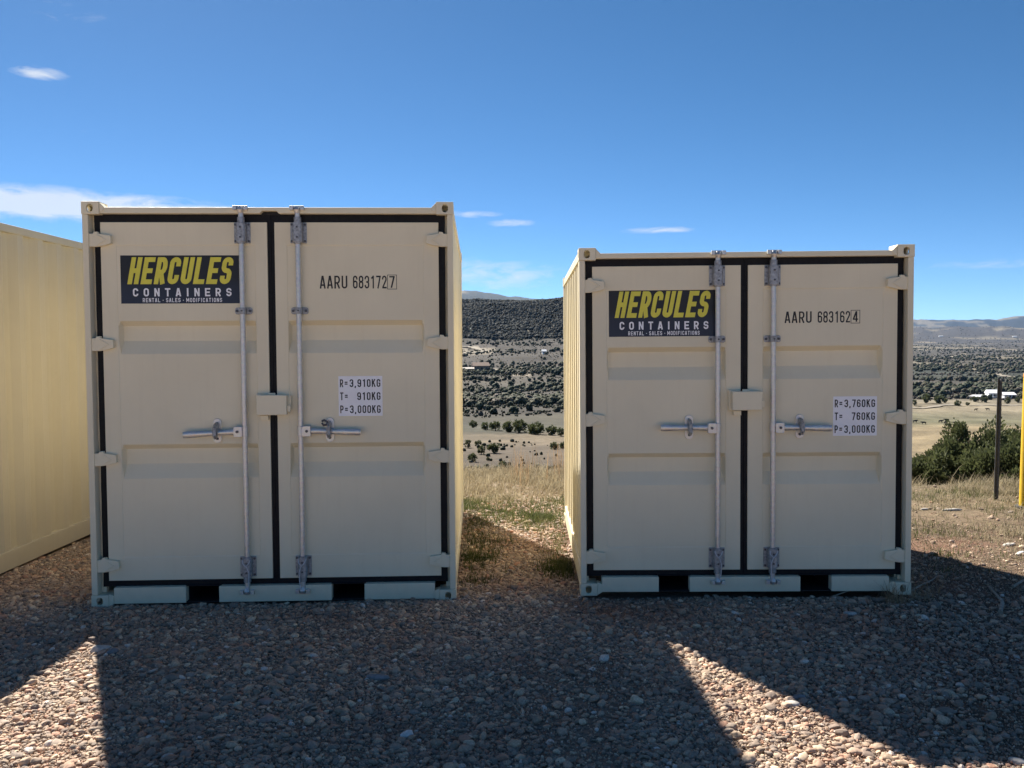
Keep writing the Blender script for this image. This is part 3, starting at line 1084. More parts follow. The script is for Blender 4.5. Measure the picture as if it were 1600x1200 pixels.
        so.name = 'serial_lettering'
        mb = MB()
        fx0, fx1, fz0, fz1 = sxs[4], sxs[5], z0 - .006, z1 + .006
        b = .0035
        V = [(fx0, y - .0005, fz0), (fx1, y - .0005, fz0), (fx1, y - .0005, fz1), (fx0, y - .0005, fz1), (fx0 + b, y - .0005, fz0 + b), (fx1 - b, y - .0005, fz0 + b), (fx1 - b, y - .0005, fz1 - b), (fx0 + b, y - .0005, fz1 - b)]
        mb.add(V, [(0, 1, 5, 4), (1, 2, 6, 5), (2, 3, 7, 6), (3, 0, 4, 7)]).build('check_digit_frame', M['ink'], root)
    if cfg.get('weights'):
        (x0, x1, z0, z1), rows = cfg['weights']
        y = DF + .0035 - .0012
        st = MB().box(x0, x1, y, y + .001, z0, z1).build('weight_label', M['white_print'], root)
        w_, h_ = x1 - x0, z1 - z0
        for k, row in enumerate(rows):
            zz = z1 - h_ * (.275 + k * .327)
            write(row[0], x0 + w_ * .035, zz, h_ * .195, y, M['ink'], st, w=.47, gap=.17, T=.15, width=w_ * .178, adv=True)
            if len(row[1]) > 5:
                write(row[1], x0 + w_ * .255, zz, h_ * .195, y, M['ink'], st, w=.47, gap=.15, T=.15, width=w_ * .70)
            else:
                write(row[1], x0 + w_ * .425, zz, h_ * .195, y, M['ink'], st, w=.47, gap=.15, T=.15, width=w_ * .53)
    return root


def prong(bx, s, kz, tp):
    a, b = sorted((bx + s * .022, bx + s * .046))
    m = MB().box(a, b, -.016, .004, kz - .013, kz + .013)
    return m.v, m.f


LEFT = dict(W=2.338, H=2.591, L=2.991, mat=M['cream'], loc=(-1.54131, 5.39659, 0), yaw=.04043, tilt=.00178, seed=1, tag_seal=True,
            label='taller cream shipping container with serial AARU 683172, left of the open passage',
            vt=2.466, vh=2.517, vb=.164, vg=.122, de=1.071, ge=1.113, hdr_top=2.556, notch=True, pocket=(.467, .106),
            panel=(.975, .100), seam=(.312, 2.322), grooves=[(1.839, 1.808, 1.712, 1.628), (1.046, 1.014, .915, .825)],
            hinges=[2.350, 1.690, .955, .268], bar=.178, guide=1.900, handle=1.128, hlen=.385, catch=.182, hdrop=(.018, .010), lock=(1.234, 1.362),
            logo=(-.951, -.190, 1.950, 2.256), serial=('AARU', '683172', '7', (.307, .483, .519, .735, .739, .801), 2.043, 2.125),
            weights=((.417, .700, 1.219, 1.478), [('R=', '3,910KG'), ('T=', '910KG'), ('P=', '3,000KG')]))
RIGHT = dict(W=2.142, H=2.26, L=2.41, mat=M['cream'], loc=(1.50942, 5.42832, .0327), yaw=-.01825, tilt=-.0021, seed=4,
             label='shorter cream shipping container with serial AARU 683162, right of the open passage',
             vt=2.143, vh=2.191, vb=.158, vg=.116, de=.982, ge=1.024, hdr_top=2.225, pocket=(.4595, .101),
             panel=(.892, .118), seam=(.307, 1.990), grooves=[(1.618, 1.587, 1.488, 1.405), (.926, .895, .800, .718)],
             hinges=[2.016, 1.150, .250], bar=.178, guide=1.666, handle=1.094, hlen=.370, catch=.180, hdrop=(-.004, .006), lock=(1.208, 1.330),
             logo=(-.875, -.172, 1.688, 1.992), serial=('AARU', '683162', '4', (.260, .433, .472, .680, .684, .744), 1.767, 1.841),
             weights=((.575, .857, 1.033, 1.289), [('R=', '3,760KG'), ('T=', '760KG'), ('P=', '3,000KG')]))
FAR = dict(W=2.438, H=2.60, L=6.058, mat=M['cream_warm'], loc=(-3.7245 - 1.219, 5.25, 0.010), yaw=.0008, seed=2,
           label='cream container at the left edge showing only its corrugated long side', vt=2.475, vh=2.526, vb=.164, vg=.122, de=1.121, ge=1.163, hdr_top=2.565,
           pocket=(.5, .11), panel=(1.025, .100), seam=(.312, 2.331), grooves=[(1.839, 1.808, 1.712, 1.628), (1.046, 1.014, .915, .825)],
           hinges=[2.350, 1.690, .955, .268], bar=.178, guide=1.900, handle=1.128, hlen=.385, catch=.182, hdrop=(.0, .01), lock=(1.234, 1.362))
container(LEFT)
container(RIGHT)
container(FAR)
CONTAINERS = [(LEFT, .0), (RIGHT, .0), (FAR, .0)]


def inside_container(x, y, m=0.0):
    k = np.zeros(np.shape(x), bool)
    for c, _ in CONTAINERS:
        dx, dy = x - c['loc'][0], y - c['loc'][1]
        co, si = math.cos(c['yaw']), math.sin(c['yaw'])
        u, d = dx * co + dy * si, -dx * si + dy * co
        k |= (np.abs(u) < c['W'] / 2 - m) & (d > m) & (d < c['L'] - m)
    return k

# ------------------------------------------------------------------ scattered stuff (instanced by geometry nodes)
def scatter_object(name, P, rot, scl, variants, subdiv, amp, nscale, mat, seed=0, smooth_=True):
    """one object: bumpy grains or crowns set on the given points"""
    n = len(P)
    me = bpy.data.meshes.new(name)
    me.vertices.add(n)
    me.vertices.foreach_set('co', np.asarray(P, np.float32).ravel())
    a = me.attributes.new('rot', 'FLOAT_VECTOR', 'POINT'); a.data.foreach_set('vector', np.asarray(rot, np.float32).ravel())
    a = me.attributes.new('scl', 'FLOAT_VECTOR', 'POINT'); a.data.foreach_set('vector', np.asarray(scl, np.float32).ravel())
    a = me.attributes.new('pick', 'INT', 'POINT'); a.data.foreach_set('value', (np.arange(n) * 7919 % variants).astype(np.int32))
    o = bpy.data.objects.new(name, me)
    COL.objects.link(o)
    me.materials.append(mat)
    g = bpy.data.node_groups.new(name, 'GeometryNodeTree')
    g.interface.new_socket('Geometry', in_out='INPUT', socket_type='NodeSocketGeometry')
    g.interface.new_socket('Geometry', in_out='OUTPUT', socket_type='NodeSocketGeometry')
    N, Lk = g.nodes, g.links
    gi, go = N.new('NodeGroupInput'), N.new('NodeGroupOutput')
    join = N.new('GeometryNodeJoinGeometry')
    for k in range(variants):
        ico = N.new('GeometryNodeMeshIcoSphere')
        ico.inputs['Radius'].default_value = 0.5
        ico.inputs['Subdivisions'].default_value = subdiv
        pos = N.new('GeometryNodeInputPosition')
        add = N.new('ShaderNodeVectorMath'); add.operation = 'ADD'
        add.inputs[1].default_value = (seed * 3.1 + k * 7.7, k * 3.3, k * 1.9)
        Lk.new(pos.outputs[0], add.inputs[0])
        nt = N.new('ShaderNodeTexNoise')
        nt.inputs['Scale'].default_value = nscale
        nt.inputs['Detail'].default_value = 2.0
        Lk.new(add.outputs[0], nt.inputs['Vector'])
        sub = N.new('ShaderNodeVectorMath'); sub.operation = 'SUBTRACT'
        sub.inputs[1].default_value = (.5, .5, .5)
        Lk.new(nt.outputs['Color'], sub.inputs[0])
        sc = N.new('ShaderNodeVectorMath'); sc.operation = 'SCALE'
        sc.inputs['Scale'].default_value = amp
        Lk.new(sub.outputs[0], sc.inputs[0])
        sp = N.new('GeometryNodeSetPosition')
        Lk.new(ico.outputs['Mesh'], sp.inputs['Geometry'])
        Lk.new(sc.outputs[0], sp.inputs['Offset'])
        ss = N.new('GeometryNodeSetShadeSmooth')
        ss.inputs['Shade Smooth'].default_value = smooth_
        Lk.new(sp.outputs[0], ss.inputs['Geometry'])
        sm = N.new('GeometryNodeSetMaterial')
        sm.inputs['Material'].default_value = mat
        Lk.new(ss.outputs[0], sm.inputs['Geometry'])
        ti = N.new('GeometryNodeGeometryToInstance')
        Lk.new(sm.outputs[0], ti.inputs[0])
        Lk.new(ti.outputs[0], join.inputs[0])

    def attr(nm, typ):
        q = N.new('GeometryNodeInputNamedAttribute')
        q.data_type = typ
        q.inputs['Name'].default_value = nm
        return q.outputs['Attribute']
    iop = N.new('GeometryNodeInstanceOnPoints')
    iop.inputs['Pick Instance'].default_value = True
    Lk.new(gi.outputs[0], iop.inputs['Points'])
    Lk.new(join.outputs[0], iop.inputs['Instance'])
    Lk.new(attr('pick', 'INT'), iop.inputs['Instance Index'])
    er = N.new('FunctionNodeEulerToRotation')
    Lk.new(attr('rot', 'FLOAT_VECTOR'), er.inputs[0])
    Lk.new(er.outputs[0], iop.inputs['Rotation'])
    Lk.new(attr('scl', 'FLOAT_VECTOR'), iop.inputs['Scale'])
    Lk.new(iop.outputs[0], go.inputs[0])
    m = o.modifiers.new('scatter', 'NODES')
    m.node_group = g
    return tag(o, kind='stuff')


def pebble_mat():
    t = NT('river_pebbles')
    r = t.rnd()
    stops = [(0.0, (0.308, 0.242, 0.188)), (.10, (0.231, 0.187, 0.151)), (.20, (0.401, 0.300, 0.216)), (.30, (0.460, 0.348, 0.255)), (.40, (0.271, 0.209, 0.160)), (.50, (0.520, 0.345, 0.238)),
             (.58, (0.353, 0.280, 0.221)), (.66, (0.457, 0.261, 0.175)), (.74, (0.573, 0.422, 0.291)), (.83, (0.324, 0.242, 0.170)), (.92, (0.681, 0.537, 0.378)), (.98, (0.684, 0.596, 0.513))]
    c = t.ramp(r, stops, 'CONSTANT')
    o = t.obj()
    n = t.noise(o, 5.0, 3, 0.6)
    c = t.mix(1.0, c, t.ramp(n, [(.3, .70), (.7, 1.28)]), 'MULTIPLY')
    sp = t.noise(o, 28.0, 2, 0.5)
    c = t.mix(t.ramp(sp, [(.60, 0.0), (.72, .35)]), c, (.34, .31, .28))
    dust = t.ramp(t.noise(t.pos(), 1.1, 3, .5), [(.50, 0.08), (.66, .50)])
    c = t.mix(dust, c, (.225, .125, .090))
    t.put('Base Color', c)
    t.put('Roughness', .78)
    t.put('Specular IOR Level', .3)
    return t.m


M['pebble'] = pebble_mat()


def gravel_density(x, y):
    """how much of the soil the pebbles cover, 0..1"""
    d = np.ones_like(x)
    d *= 1 - 0.85 * smooth(8.0, 9.6, y)
    side = smooth(2.35, 3.3, x + 0.35 * (fbm(x * 1.3, y * 1.3) - .5)) * smooth(4.6, 5.6, y + 0.7 * (fbm(x, y + 9) - .5))
    d *= 1 - 0.80 * side
    d *= 1 - 0.55 * smooth(1.4, 2.6, x) * smooth(3.0, 3.6, y)
    patch = smooth(.56, .66, fbm(x * 1.05 + 11, y * 1.05 + 4, 3))
    d *= 1 - 0.62 * patch * smooth(-.3, .6, x)
    d *= 1 - 0.25 * patch
    return d


def build_gravel():
    cell = .0156
    xs, ys = np.arange(-6.2, 6.4, cell), np.arange(1.4, 10.4, cell)
    X, Y = np.meshgrid(xs, ys)
    X = (X + rng.uniform(-.55, .55, X.shape) * cell).ravel()
    Y = (Y + rng.uniform(-.55, .55, Y.shape) * cell).ravel()
    keep = np.abs(X) < 0.80 * Y + 1.0
    keep &= ~inside_container(X, Y, .03)
    keep &= rng.random(X.shape) < gravel_density(X, Y)
    keep &= (Y < 6.6) | (rng.random(X.shape) < .62)
    keep &= ~((np.abs(X) > 3.2) & (Y > 6.9) & (rng.random(X.shape) < .6))
    X, Y = X[keep], Y[keep]
    n = len(X)
    L_ = np.clip(rng.lognormal(math.log(.0182), .46, n), .008, .060)
    a = rng.uniform(.58, .95, n); b = rng.uniform(.34, .68, n)
    S = np.stack([L_, L_ * a, L_ * b], -1)
    Z = height(X, Y) + S[:, 2] * rng.uniform(.05, .42, n)
    rot = np.stack([rng.normal(0, .26, n), rng.normal(0, .26, n), rng.uniform(0, 6.283, n)], -1)
    print('pebbles', n)
    return scatter_object('gravel', np.stack([X, Y, Z], -1), rot, S, 16, 3, .52, 1.9, M['pebble'], 1)


def build_grit():
    n = 120000
    Y = rng.uniform(2.2, 7.6, n)
    X = rng.uniform(-1, 1, n) * (.74 * Y + .5)
    k = ~inside_container(X, Y, .02) & (np.abs(X) < 5)
    X, Y = X[k], Y[k]
    n = len(X)
    L_ = rng.uniform(.005, .013, n)
    S = np.stack([L_, L_ * rng.uniform(.5, .9, n), L_ * rng.uniform(.4, .7, n)], -1)
    Z = height(X, Y) + rng.uniform(.001, .012, n)
    rot = rng.uniform(0, 6.283, (n, 3))
    o = scatter_object('grit', np.stack([X, Y, Z], -1), rot, S, 6, 1, .5, 1.7, M['pebble'], 3, False)
    o['label'] = 'fine stone chips between the pebbles'


build_grit()
gravel = build_gravel()
gravel['label'] = 'grey and brown river pebbles covering the pad'


def stone_mesh(name, dims, seed, mat):
    bm = bmesh.new()
    bmesh.ops.create_icosphere(bm, subdivisions=3, radius=.5)
    for v in bm.verts:
        q = mnoise.noise_vector(v.co * 1.7 + Vector((seed * 5.1, seed, 0)))
        q2 = mnoise.noise(v.co * 5 + Vector((seed, 3, 1)))
        v.co = v.co + q * .16 + v.co.normalized() * q2 * .03
        v.co = Vector((v.co.x * dims[0], v.co.y * dims[1], v.co.z * dims[2]))
    me = bpy.data.meshes.new(name)
    bm.to_mesh(me); bm.free()
    me.shade_smooth()
    me.materials.append(mat)
    o = bpy.data.objects.new(name, me)
    COL.objects.link(o)
    return o


def stone_mat(name, c):
    t = NT(name)
    n = t.noise(t.obj(), 40, 5, .6)
    t.put('Base Color', t.ramp(n, [(.3, tuple(x * .72 for x in c)), (.7, tuple(x * 1.2 for x in c))]))
    t.put('Roughness', .85)
    t.bump(n, .5, .004)
    return t.m


SM = {k: stone_mat('stone_' + k, c) for k, c in dict(pale=(.46, .43, .39), grey=(.22, .22, .225), pink=(.34, .23, .19), white=(.62, .60, .57), brown=(.25, .19, .15)).items()}
for k, (px, py, L_, a, b, col, rz, label) in enumerate([
        (157, 1020, .105, .66, .55, 'pale', .5, 'large pale stone at the tip of the left sunlit patch'),
        (176, 1022, .070, .75, .6, 'grey', 1.2, 'grey rounded stone close beside the large pale stone'),
        (590, 1063, .125, .45, .30, 'grey', -.3, 'long grey stone lying on the gravel below the taller container'),
        (1328, 962, .085, .60, .35, 'pale', .2, 'flat pale stone on red dirt below the right door'),
        (1373, 940, .085, .70, .40, 'brown', .1, 'dull brown stone near the right lower corner casting'),
        (637, 1153, .060, .80, .6, 'white', .7, 'small white rounded stone near the bottom middle'),
        (415, 1101, .065, .75, .6, 'pink', .1, 'pinkish stone standing alone among grey pebbles, lower left'),
        (417, 1129, .075, .62, .55, 'pink', .5, 'oblong pinkish stone just below another pinkish stone'),
        (1238, 1103, .065, .62, .45, 'pale', -.3, 'blocky pale stone inside the right sunlit strip'),
        (1245, 1093, .090, .50, .32, 'grey', .4, 'flat dark grey stone at the shadow edge of the sunlit strip'),
        (1590, 1193, .070, .70, .4, 'pale', -.4, 'large pale stone at the bottom right corner'),
        (1478, 1116, .100, .40, .35, 'brown', -.1, 'long flat brown stone in the dirt at lower right'),
        (268, 1064, .085, .6, .5, 'brown', .2, 'brown stone half in the left sunlit patch'),
        (1576, 853, .11, .5, .25, 'pale', .2, 'pale flat stone on the sunlit verge below the yellow post'),
        (1594, 866, .10, .45, .25, 'white', .6, 'whitish stone on the verge at the right picture edge'),
        (1488, 798, .20, .22, .16, 'pale', .05, 'long pale stone in dry grass below the junipers'),
        (1444, 797, .09, .5, .25, 'pale', .3, 'pale stone in the grass right of the shorter container')]):
    p = on_ground(px, py, 2.0)
    o = stone_mesh('stone', (L_, L_ * a, L_ * b), k + 1, SM[col])
    o.location = (p.x, p.y, p.z + L_ * b * .30)
    o.rotation_euler = (random.uniform(-.15, .15), random.uniform(-.15, .15), rz)
    tag(o, label, 'stone', 'larger stones on the gravel')

# ------------------------------------------------------------------ grass
def grass_mat(name, cols, trans=.4):
    t = NT(name)
    p = t.pos()
    n = t.noise(p, 9.0, 3, .6)
    n2 = t.noise(p, 1.2, 3, .6)
    c = t.ramp(t.math('ADD', t.math('MULTIPLY', n, .6), t.math('MULTIPLY', n2, .4)), [(.3, cols[0]), (.5, cols[1]), (.7, cols[2])])
    t.put('Base Color', c)
    t.put('Roughness', .75)
    t.put('Specular IOR Level', .2)
    tr = t.node('ShaderNodeBsdfTranslucent')
    t.l.new(c, tr.inputs[0])
    mx = t.node('ShaderNodeMixShader')
    mx.inputs[0].default_value = trans
    t.l.new(t.bsdf.outputs[0], mx.inputs[1])
    t.l.new(tr.outputs[0], mx.inputs[2])
    t.l.new(mx.outputs[0], t.out.inputs['Surface'])
    return t.m


M['straw'] = grass_mat('dry_grass', [(.19, .15, .09), (.31, .26, .165), (.45, .39, .27)])
M['green'] = grass_mat('green_grass', [(.045, .058, .018), (.080, .098, .030), (.17, .165, .065)])


def blades(name, X, Y, h, lean, wid, mat, lay=0.0, label=None):
    """curved tapering blades, one mesh"""
    n = len(X)
    Z = height(X, Y)
    a = rng.uniform(0, 6.283, n)
    dx, dy = np.cos(a), np.sin(a)
    px_, py_ = -dy, dx
    ts = np.array([0, .38, .72, 1.0])
    wt = np.array([1.0, .85, .55, .06])
    V = np.zeros((n, 8, 3))
    for k in range(4):
        t = ts[k]
        off = lean * h * t ** 1.7
        zz = h * t * np.sqrt(np.clip(1 - (lean * t) ** 2 * .5, .05, 1)) * (1 - lay)
        cx, cy_ = X + dx * off, Y + dy * off
        w_ = wid * wt[k] / 2
        V[:, 2 * k] = np.stack([cx - px_ * w_, cy_ - py_ * w_, Z + zz - .004], -1)
        V[:, 2 * k + 1] = np.stack([cx + px_ * w_, cy_ + py_ * w_, Z + zz - .004], -1)
    b = np.arange(n)[:, None] * 8
    F = np.concatenate([b + np.array([[0, 1, 3, 2]]), b + np.array([[2, 3, 5, 4]]), b + np.array([[4, 5, 7, 6]])])
    me = bpy.data.meshes.new(name)
    me.from_pydata(V.reshape(-1, 3).tolist(), [], F.tolist())
    me.materials.append(mat)
    o = bpy.data.objects.new(name, me)
    COL.objects.link(o)
    tag(o, kind='stuff')
    if label: o['label'] = label
    return o


def clumped(n, xr, yr, dens, spread=.05, per=9):
    """points in tufts: tuft centres accepted by a density function"""
    out = []
    while sum(len(q) for q in out) < n:
        cx = rng.uniform(*xr, 4000); cy_ = rng.uniform(*yr, 4000)
        ok = (rng.random(4000) < dens(cx, cy_)) & ~inside_container(cx, cy_, -.03)
        cx, cy_ = cx[ok], cy_[ok]
        if not len(cx): continue
        k = np.repeat(np.arange(len(cx)), per)
        out.append(np.stack([cx[k] + rng.normal(0, spread, len(k)), cy_[k] + rng.normal(0, spread, len(k))], -1))
    q = np.concatenate(out)[:n]
    q = q[~inside_container(q[:, 0], q[:, 1], -.01)]
    return q[:, 0], q[:, 1]


def d_straw(x, y):
    gap = 2.5 * smooth(8.3, 9.1, y + .9 * (fbm(x * 1.2, y * 1.2) - .5))
    right = smooth(2.9, 3.9, x) * smooth(6.4, 7.9, y + 1.2 * (fbm(x * .9 + 4, y * .9) - .5))
    return np.maximum(gap * (x < 1.6), right * 1.6) * (.08 + 1.0 * smooth(.44, .62, fbm(x * 2.0 + 1, y * 2.0, 3)))


def d_green(x, y):
    f = smooth(.44, .62, fbm(x * 1.6 + 21, y * 1.6 + 2, 3))
    a = smooth(7.3, 7.8, y) * (1 - smooth(8.6, 9.3, y)) * (x < 2.0) * .9
    l = np.exp(-((x + .33) / .15) ** 2) * (y > 5.75) * (y < 8.4) * 1.0
    r_ = np.exp(-((x - .42) / .13) ** 2) * (y > 5.9) * (y < 7.9) * .9
    s = smooth(2.75, 3.5, x) * smooth(5.6, 6.5, y) * .85
    return np.clip(np.maximum.reduce([a, l * 1.3, r_ * 1.3, s]) * (.12 + f), 0, 1)


x, y = clumped(26000, (-1.6, 7.6), (6.4, 12.0), d_straw, .035, 12)
blades('dry_grass', x, y, (rng.gamma(3, .026, len(x)) + .02) * (0.55 + 0.45 * smooth(8.6, 10.2, y)), rng.uniform(.3, 1.0, len(x)), rng.uniform(.003, .007, len(x)), M['straw'], label='pale dry grass along the edge of the pad')
x, y = clumped(9000, (2.5, 7.6), (5.6, 10.2), d_green, .05, 12)
x2, y2 = clumped(15000, (-.62, .85), (5.7, 9.2), d_green, .045, 14)
x, y = np.concatenate([x, x2]), np.concatenate([y, y2])
blades('green_grass', x, y, rng.gamma(3, .011, len(x)) + .014, rng.uniform(.2, .9, len(x)), rng.uniform(.003, .006, len(x)), M['green'], label='short green grass beside the containers and on the verge')
# straw litter lying flat on the verge
x, y = clumped(15000, (2.6, 7.6), (5.0, 10.6), lambda a, b: smooth(2.5, 3.4, a) * smooth(5.0, 6.2, b) * (.25 + .75 * smooth(.4, .6, fbm(a * 2 + 5, b * 2))), .10, 7)
blades('straw_litter', x, y, rng.uniform(.05, .20, len(x)), rng.uniform(.9, 1.0, len(x)), rng.uniform(.003, .006, len(x)), M['straw'], lay=.86, label='flattened dead straw on the dirt verge')
x, y = clumped(11000, (-.75, 1.0), (8.75, 11.9), lambda a, b: smooth(8.7, 9.3, b + .5 * (fbm(a * 2, b * 2) - .5)) * (.35 + .65 * smooth(.35, .55, fbm(a * 3, b * 3 + 7))), .04, 12)
blades('dry_grass', x, y, rng.gamma(3, .024, len(x)) + .03, rng.uniform(.4, 1.0, len(x)), rng.uniform(.003, .007, len(x)), M['straw'], label='thick pale dry grass at the end of the passage between the containers')
# tall seed stalks on the brow of the slope
M['stalk'] = grass_mat('seed_stalks', [(.22, .14, .08), (.34, .23, .13), (.44, .31, .19)], .3)
x, y = clumped(130, (-.55, .95), (9.6, 11.6), lambda a, b: .05 + np.exp(-((a - .12) / .16) ** 2) + .7 * np.exp(-((a - .62) / .14) ** 2), .07, 6)
blades('seed_stalks', x, y, rng.uniform(.22, .55, len(x)), rng.uniform(.05, .4, len(x)), rng.uniform(.004, .007, len(x)), M['stalk'], label='tall thin seed stalks in the gap between the containers')
# weeds against the corner of the right container and along its right side
wx = np.concatenate([2.42 + rng.normal(0, .05, 90), 2.60 + rng.normal(0, .05, 70), rng.uniform(2.63, 2.9, 160)])
wy = np.concatenate([5.33 + rng.normal(0, .04, 90), 5.42 + rng.normal(0, .06, 70), rng.uniform(5.4, 7.7, 160)])
k = ~inside_container(wx, wy, -.01)
blades('dry_weeds', wx[k], wy[k], rng.uniform(.05, .19, k.sum()), rng.uniform(.3, 1.0, k.sum()), rng.uniform(.002, .005, k.sum()), M['stalk'], label='brown dead weeds at the foot of the shorter container')

# ------------------------------------------------------------------ sticks
M['stick'] = simple('dead_wood', (.30, .25, .19), .85, 0, .3, 40, .3)


def stick(pts_px, rad, label, lift=.02):
    P = [on_ground(a, b, 2.0) for a, b in pts_px]
    rr_ = [rad * (1 - .5 * i / (len(P) - 1)) for i in range(len(P))]
    base = P[0].copy()
    m = MB().tube([(p.x - base.x, p.y - base.y, p.z - base.z + lift + .015 * math.sin(i * 1.9)) for i, p in enumerate(P)], rr_, 7)
    o = m.build('stick', M['stick'], smooth=True)
    o.location = base
    return tag(o, label, 'stick')


stick([(1563, 962), (1566, 950), (1562, 938), (1552, 927), (1545, 924)], .013, 'bent pale stick on the verge right of the shorter container')
stick([(1583, 922), (1600, 914), (1616, 906)], .009, 'thin stick at the right picture edge below the verge')
stick([(790, 1105), (801, 1111), (812, 1119)], .006, 'thin pale twig on the gravel near the bottom middle')
stick([(682, 1172), (681, 1158), (680, 1146)], .005, 'thin straight twig standing out among pebbles at bottom')
stick([(1420, 930), (1440, 922), (1458, 908), (1463, 903)], .006, 'thin dead stalk leaning away from the right lower corner')
stick([(1300, 940), (1330, 932), (1318, 918), (1306, 905)], .004, 'thin bent twig leaning against the right door sill', .03)

# ------------------------------------------------------------------ posts
M['tpost'] = simple('weathered_post', (.075, .078, .085), .75, .3, .3, 30, .3)
M['yellow'] = simple('yellow_paint', (.62, .40, .02), .5, 0, .1, 8)
M['orange'] = simple('orange_band', (.70, .28, .04), .5, 0, .1, 8)
f0 = on_ground(1556, 781, 5.0)
t0 = ray_dir(1562.5, 592); t0 = Vector((0, 0, CAM_H)) + t0 * (f0.y / t0.y)
post = empty('fence_post', f0)
tag(post, 'dark steel fence post standing in dry grass before the junipers', 'post')
d = t0 - f0
m = MB()
sec = [(-.024, -.004), (-.004, -.004), (-.004, -.030), (.004, -.030), (.004, -.004), (.024, -.004), (.024, .005), (-.024, .005)]
vs_ = [(x_ + d.x * t, y_ + d.y * t, d.z * t - .05 * (1 - t)) for t in (0, .5, 1) for x_, y_ in sec]
fs_ = [(i + 8 * k, (i + 1) % 8 + 8 * k, (i + 1) % 8 + 8 * k + 8, i + 8 * k + 8) for k in range(2) for i in range(8)] + [tuple(range(16, 24)), tuple(range(7, -1, -1))]
m.add(vs_, fs_).build('shaft', M['tpost'], post, bevel=.0015, seg=1)
for k in range(20):
    t = .12 + .85 * k / 19
    m = MB().box(-.006, .006, -.037, -.0305, -.010, .010)
    s_ = m.build('stud', M['tpost'], post)
    s_.location = (d.x * t, d.y * t, d.z * t)
f0 = on_ground(1603, 794, 5.0)
yp = empty('yellow_post', f0)
tag(yp, 'yellow painted post cut off by the right picture edge', 'post')
MB().tube([(0, 0, -.03), (.008, 0, .5), (.022, 0, 1.30)], .062, 20).build('shaft', M['yellow'], yp, smooth=True)
MB().tube([(.0222, 0, 1.300), (.0224, 0, 1.315), (.0228, 0, 1.345), (.023, 0, 1.362)], [.060, .066, .060, .030], 20).build('cap', M['orange'], yp, smooth=True)
MB().tube([(-.001, 0, -.02), (0, 0, .02)], .10, 18).build('base_plate', M['tpost'], yp, smooth=True)

# ------------------------------------------------------------------ trees
def leaf_mat(name, a, b, c):
    t = NT(name)
    n = t.noise(t.pos(), 6.0, 3, .6)
    n2 = t.noise(t.obj(), 1.6, 3, .6)
    col = t.ramp(t.math('ADD', t.math('MULTIPLY', n, .55), t.math('MULTIPLY', n2, .45)), [(.32, a), (.52, b), (.70, c)])
    t.put('Base Color', col)
    t.put('Roughness', .7)
    t.put('Specular IOR Level', .25)
    tr = t.node('ShaderNodeBsdfTranslucent')
    t.l.new(col, tr.inputs[0])
    mx = t.node('ShaderNodeMixShader')
    mx.inputs[0].default_value = .3
    t.l.new(t.bsdf.outputs[0], mx.inputs[1])
    t.l.new(tr.outputs[0], mx.inputs[2])
    t.l.new(mx.outputs[0], t.out.inputs['Surface'])
    return t.m


M['juniper'] = leaf_mat('juniper_foliage', (.055, .068, .030), (.088, .102, .042), (.135, .145, .060))
M['bark'] = simple('juniper_bark', (.13, .10, .075), .9, 0, .35, 20, .6)


def crown_mesh(name, rx, rz, nclump, per, leaf, seed, up=.35, ragged=.35):
    """foliage sprays gathered in clumps over an uneven crown"""
    g = np.random.default_rng(seed)
    u = g.normal(0, 1, (nclump, 3)); u /= np.linalg.norm(u, axis=1)[:, None]
    rad = g.uniform(.35, 1.0, nclump) ** .5 * g.uniform(1 - ragged, 1.05, nclump)
    C = u * rad[:, None] * np.array([rx, rx, rz]) + np.array([0, 0, rz * 1.02])
    C[:, 2] = np.maximum(C[:, 2], .08 * rz)
    cr = g.uniform(.16, .36, nclump) * rx
    k = np.repeat(np.arange(nclump), per)
    n = len(k)
    q = g.normal(0, 1, (n, 3)); q /= np.linalg.norm(q, axis=1)[:, None]
    P = C[k] + q * (g.uniform(.2, 1, n) ** .6 * cr[k])[:, None] * np.array([1, 1, 1.25])
    D = q * .8 + (u[k]) * .5 + np.array([0, 0, up]) + g.normal(0, .35, (n, 3))
    D /= np.linalg.norm(D, axis=1)[:, None]
    S = np.cross(D, g.normal(0, 1, (n, 3))); S /= np.linalg.norm(S, axis=1)[:, None]
    ln = leaf * g.uniform(.6, 1.5, n)
    w_ = ln * g.uniform(.22, .42, n)
    V = np.stack([P - D * (ln * .5)[:, None], P + S * w_[:, None] - D * (ln * .05)[:, None], P + D * (ln * .6)[:, None], P - S * w_[:, None]], 1)
    F = np.arange(n * 4).reshape(n, 4)
    me = bpy.data.meshes.new(name)
    me.from_pydata(V.reshape(-1, 3).tolist(), [], F.tolist())
    return me, C


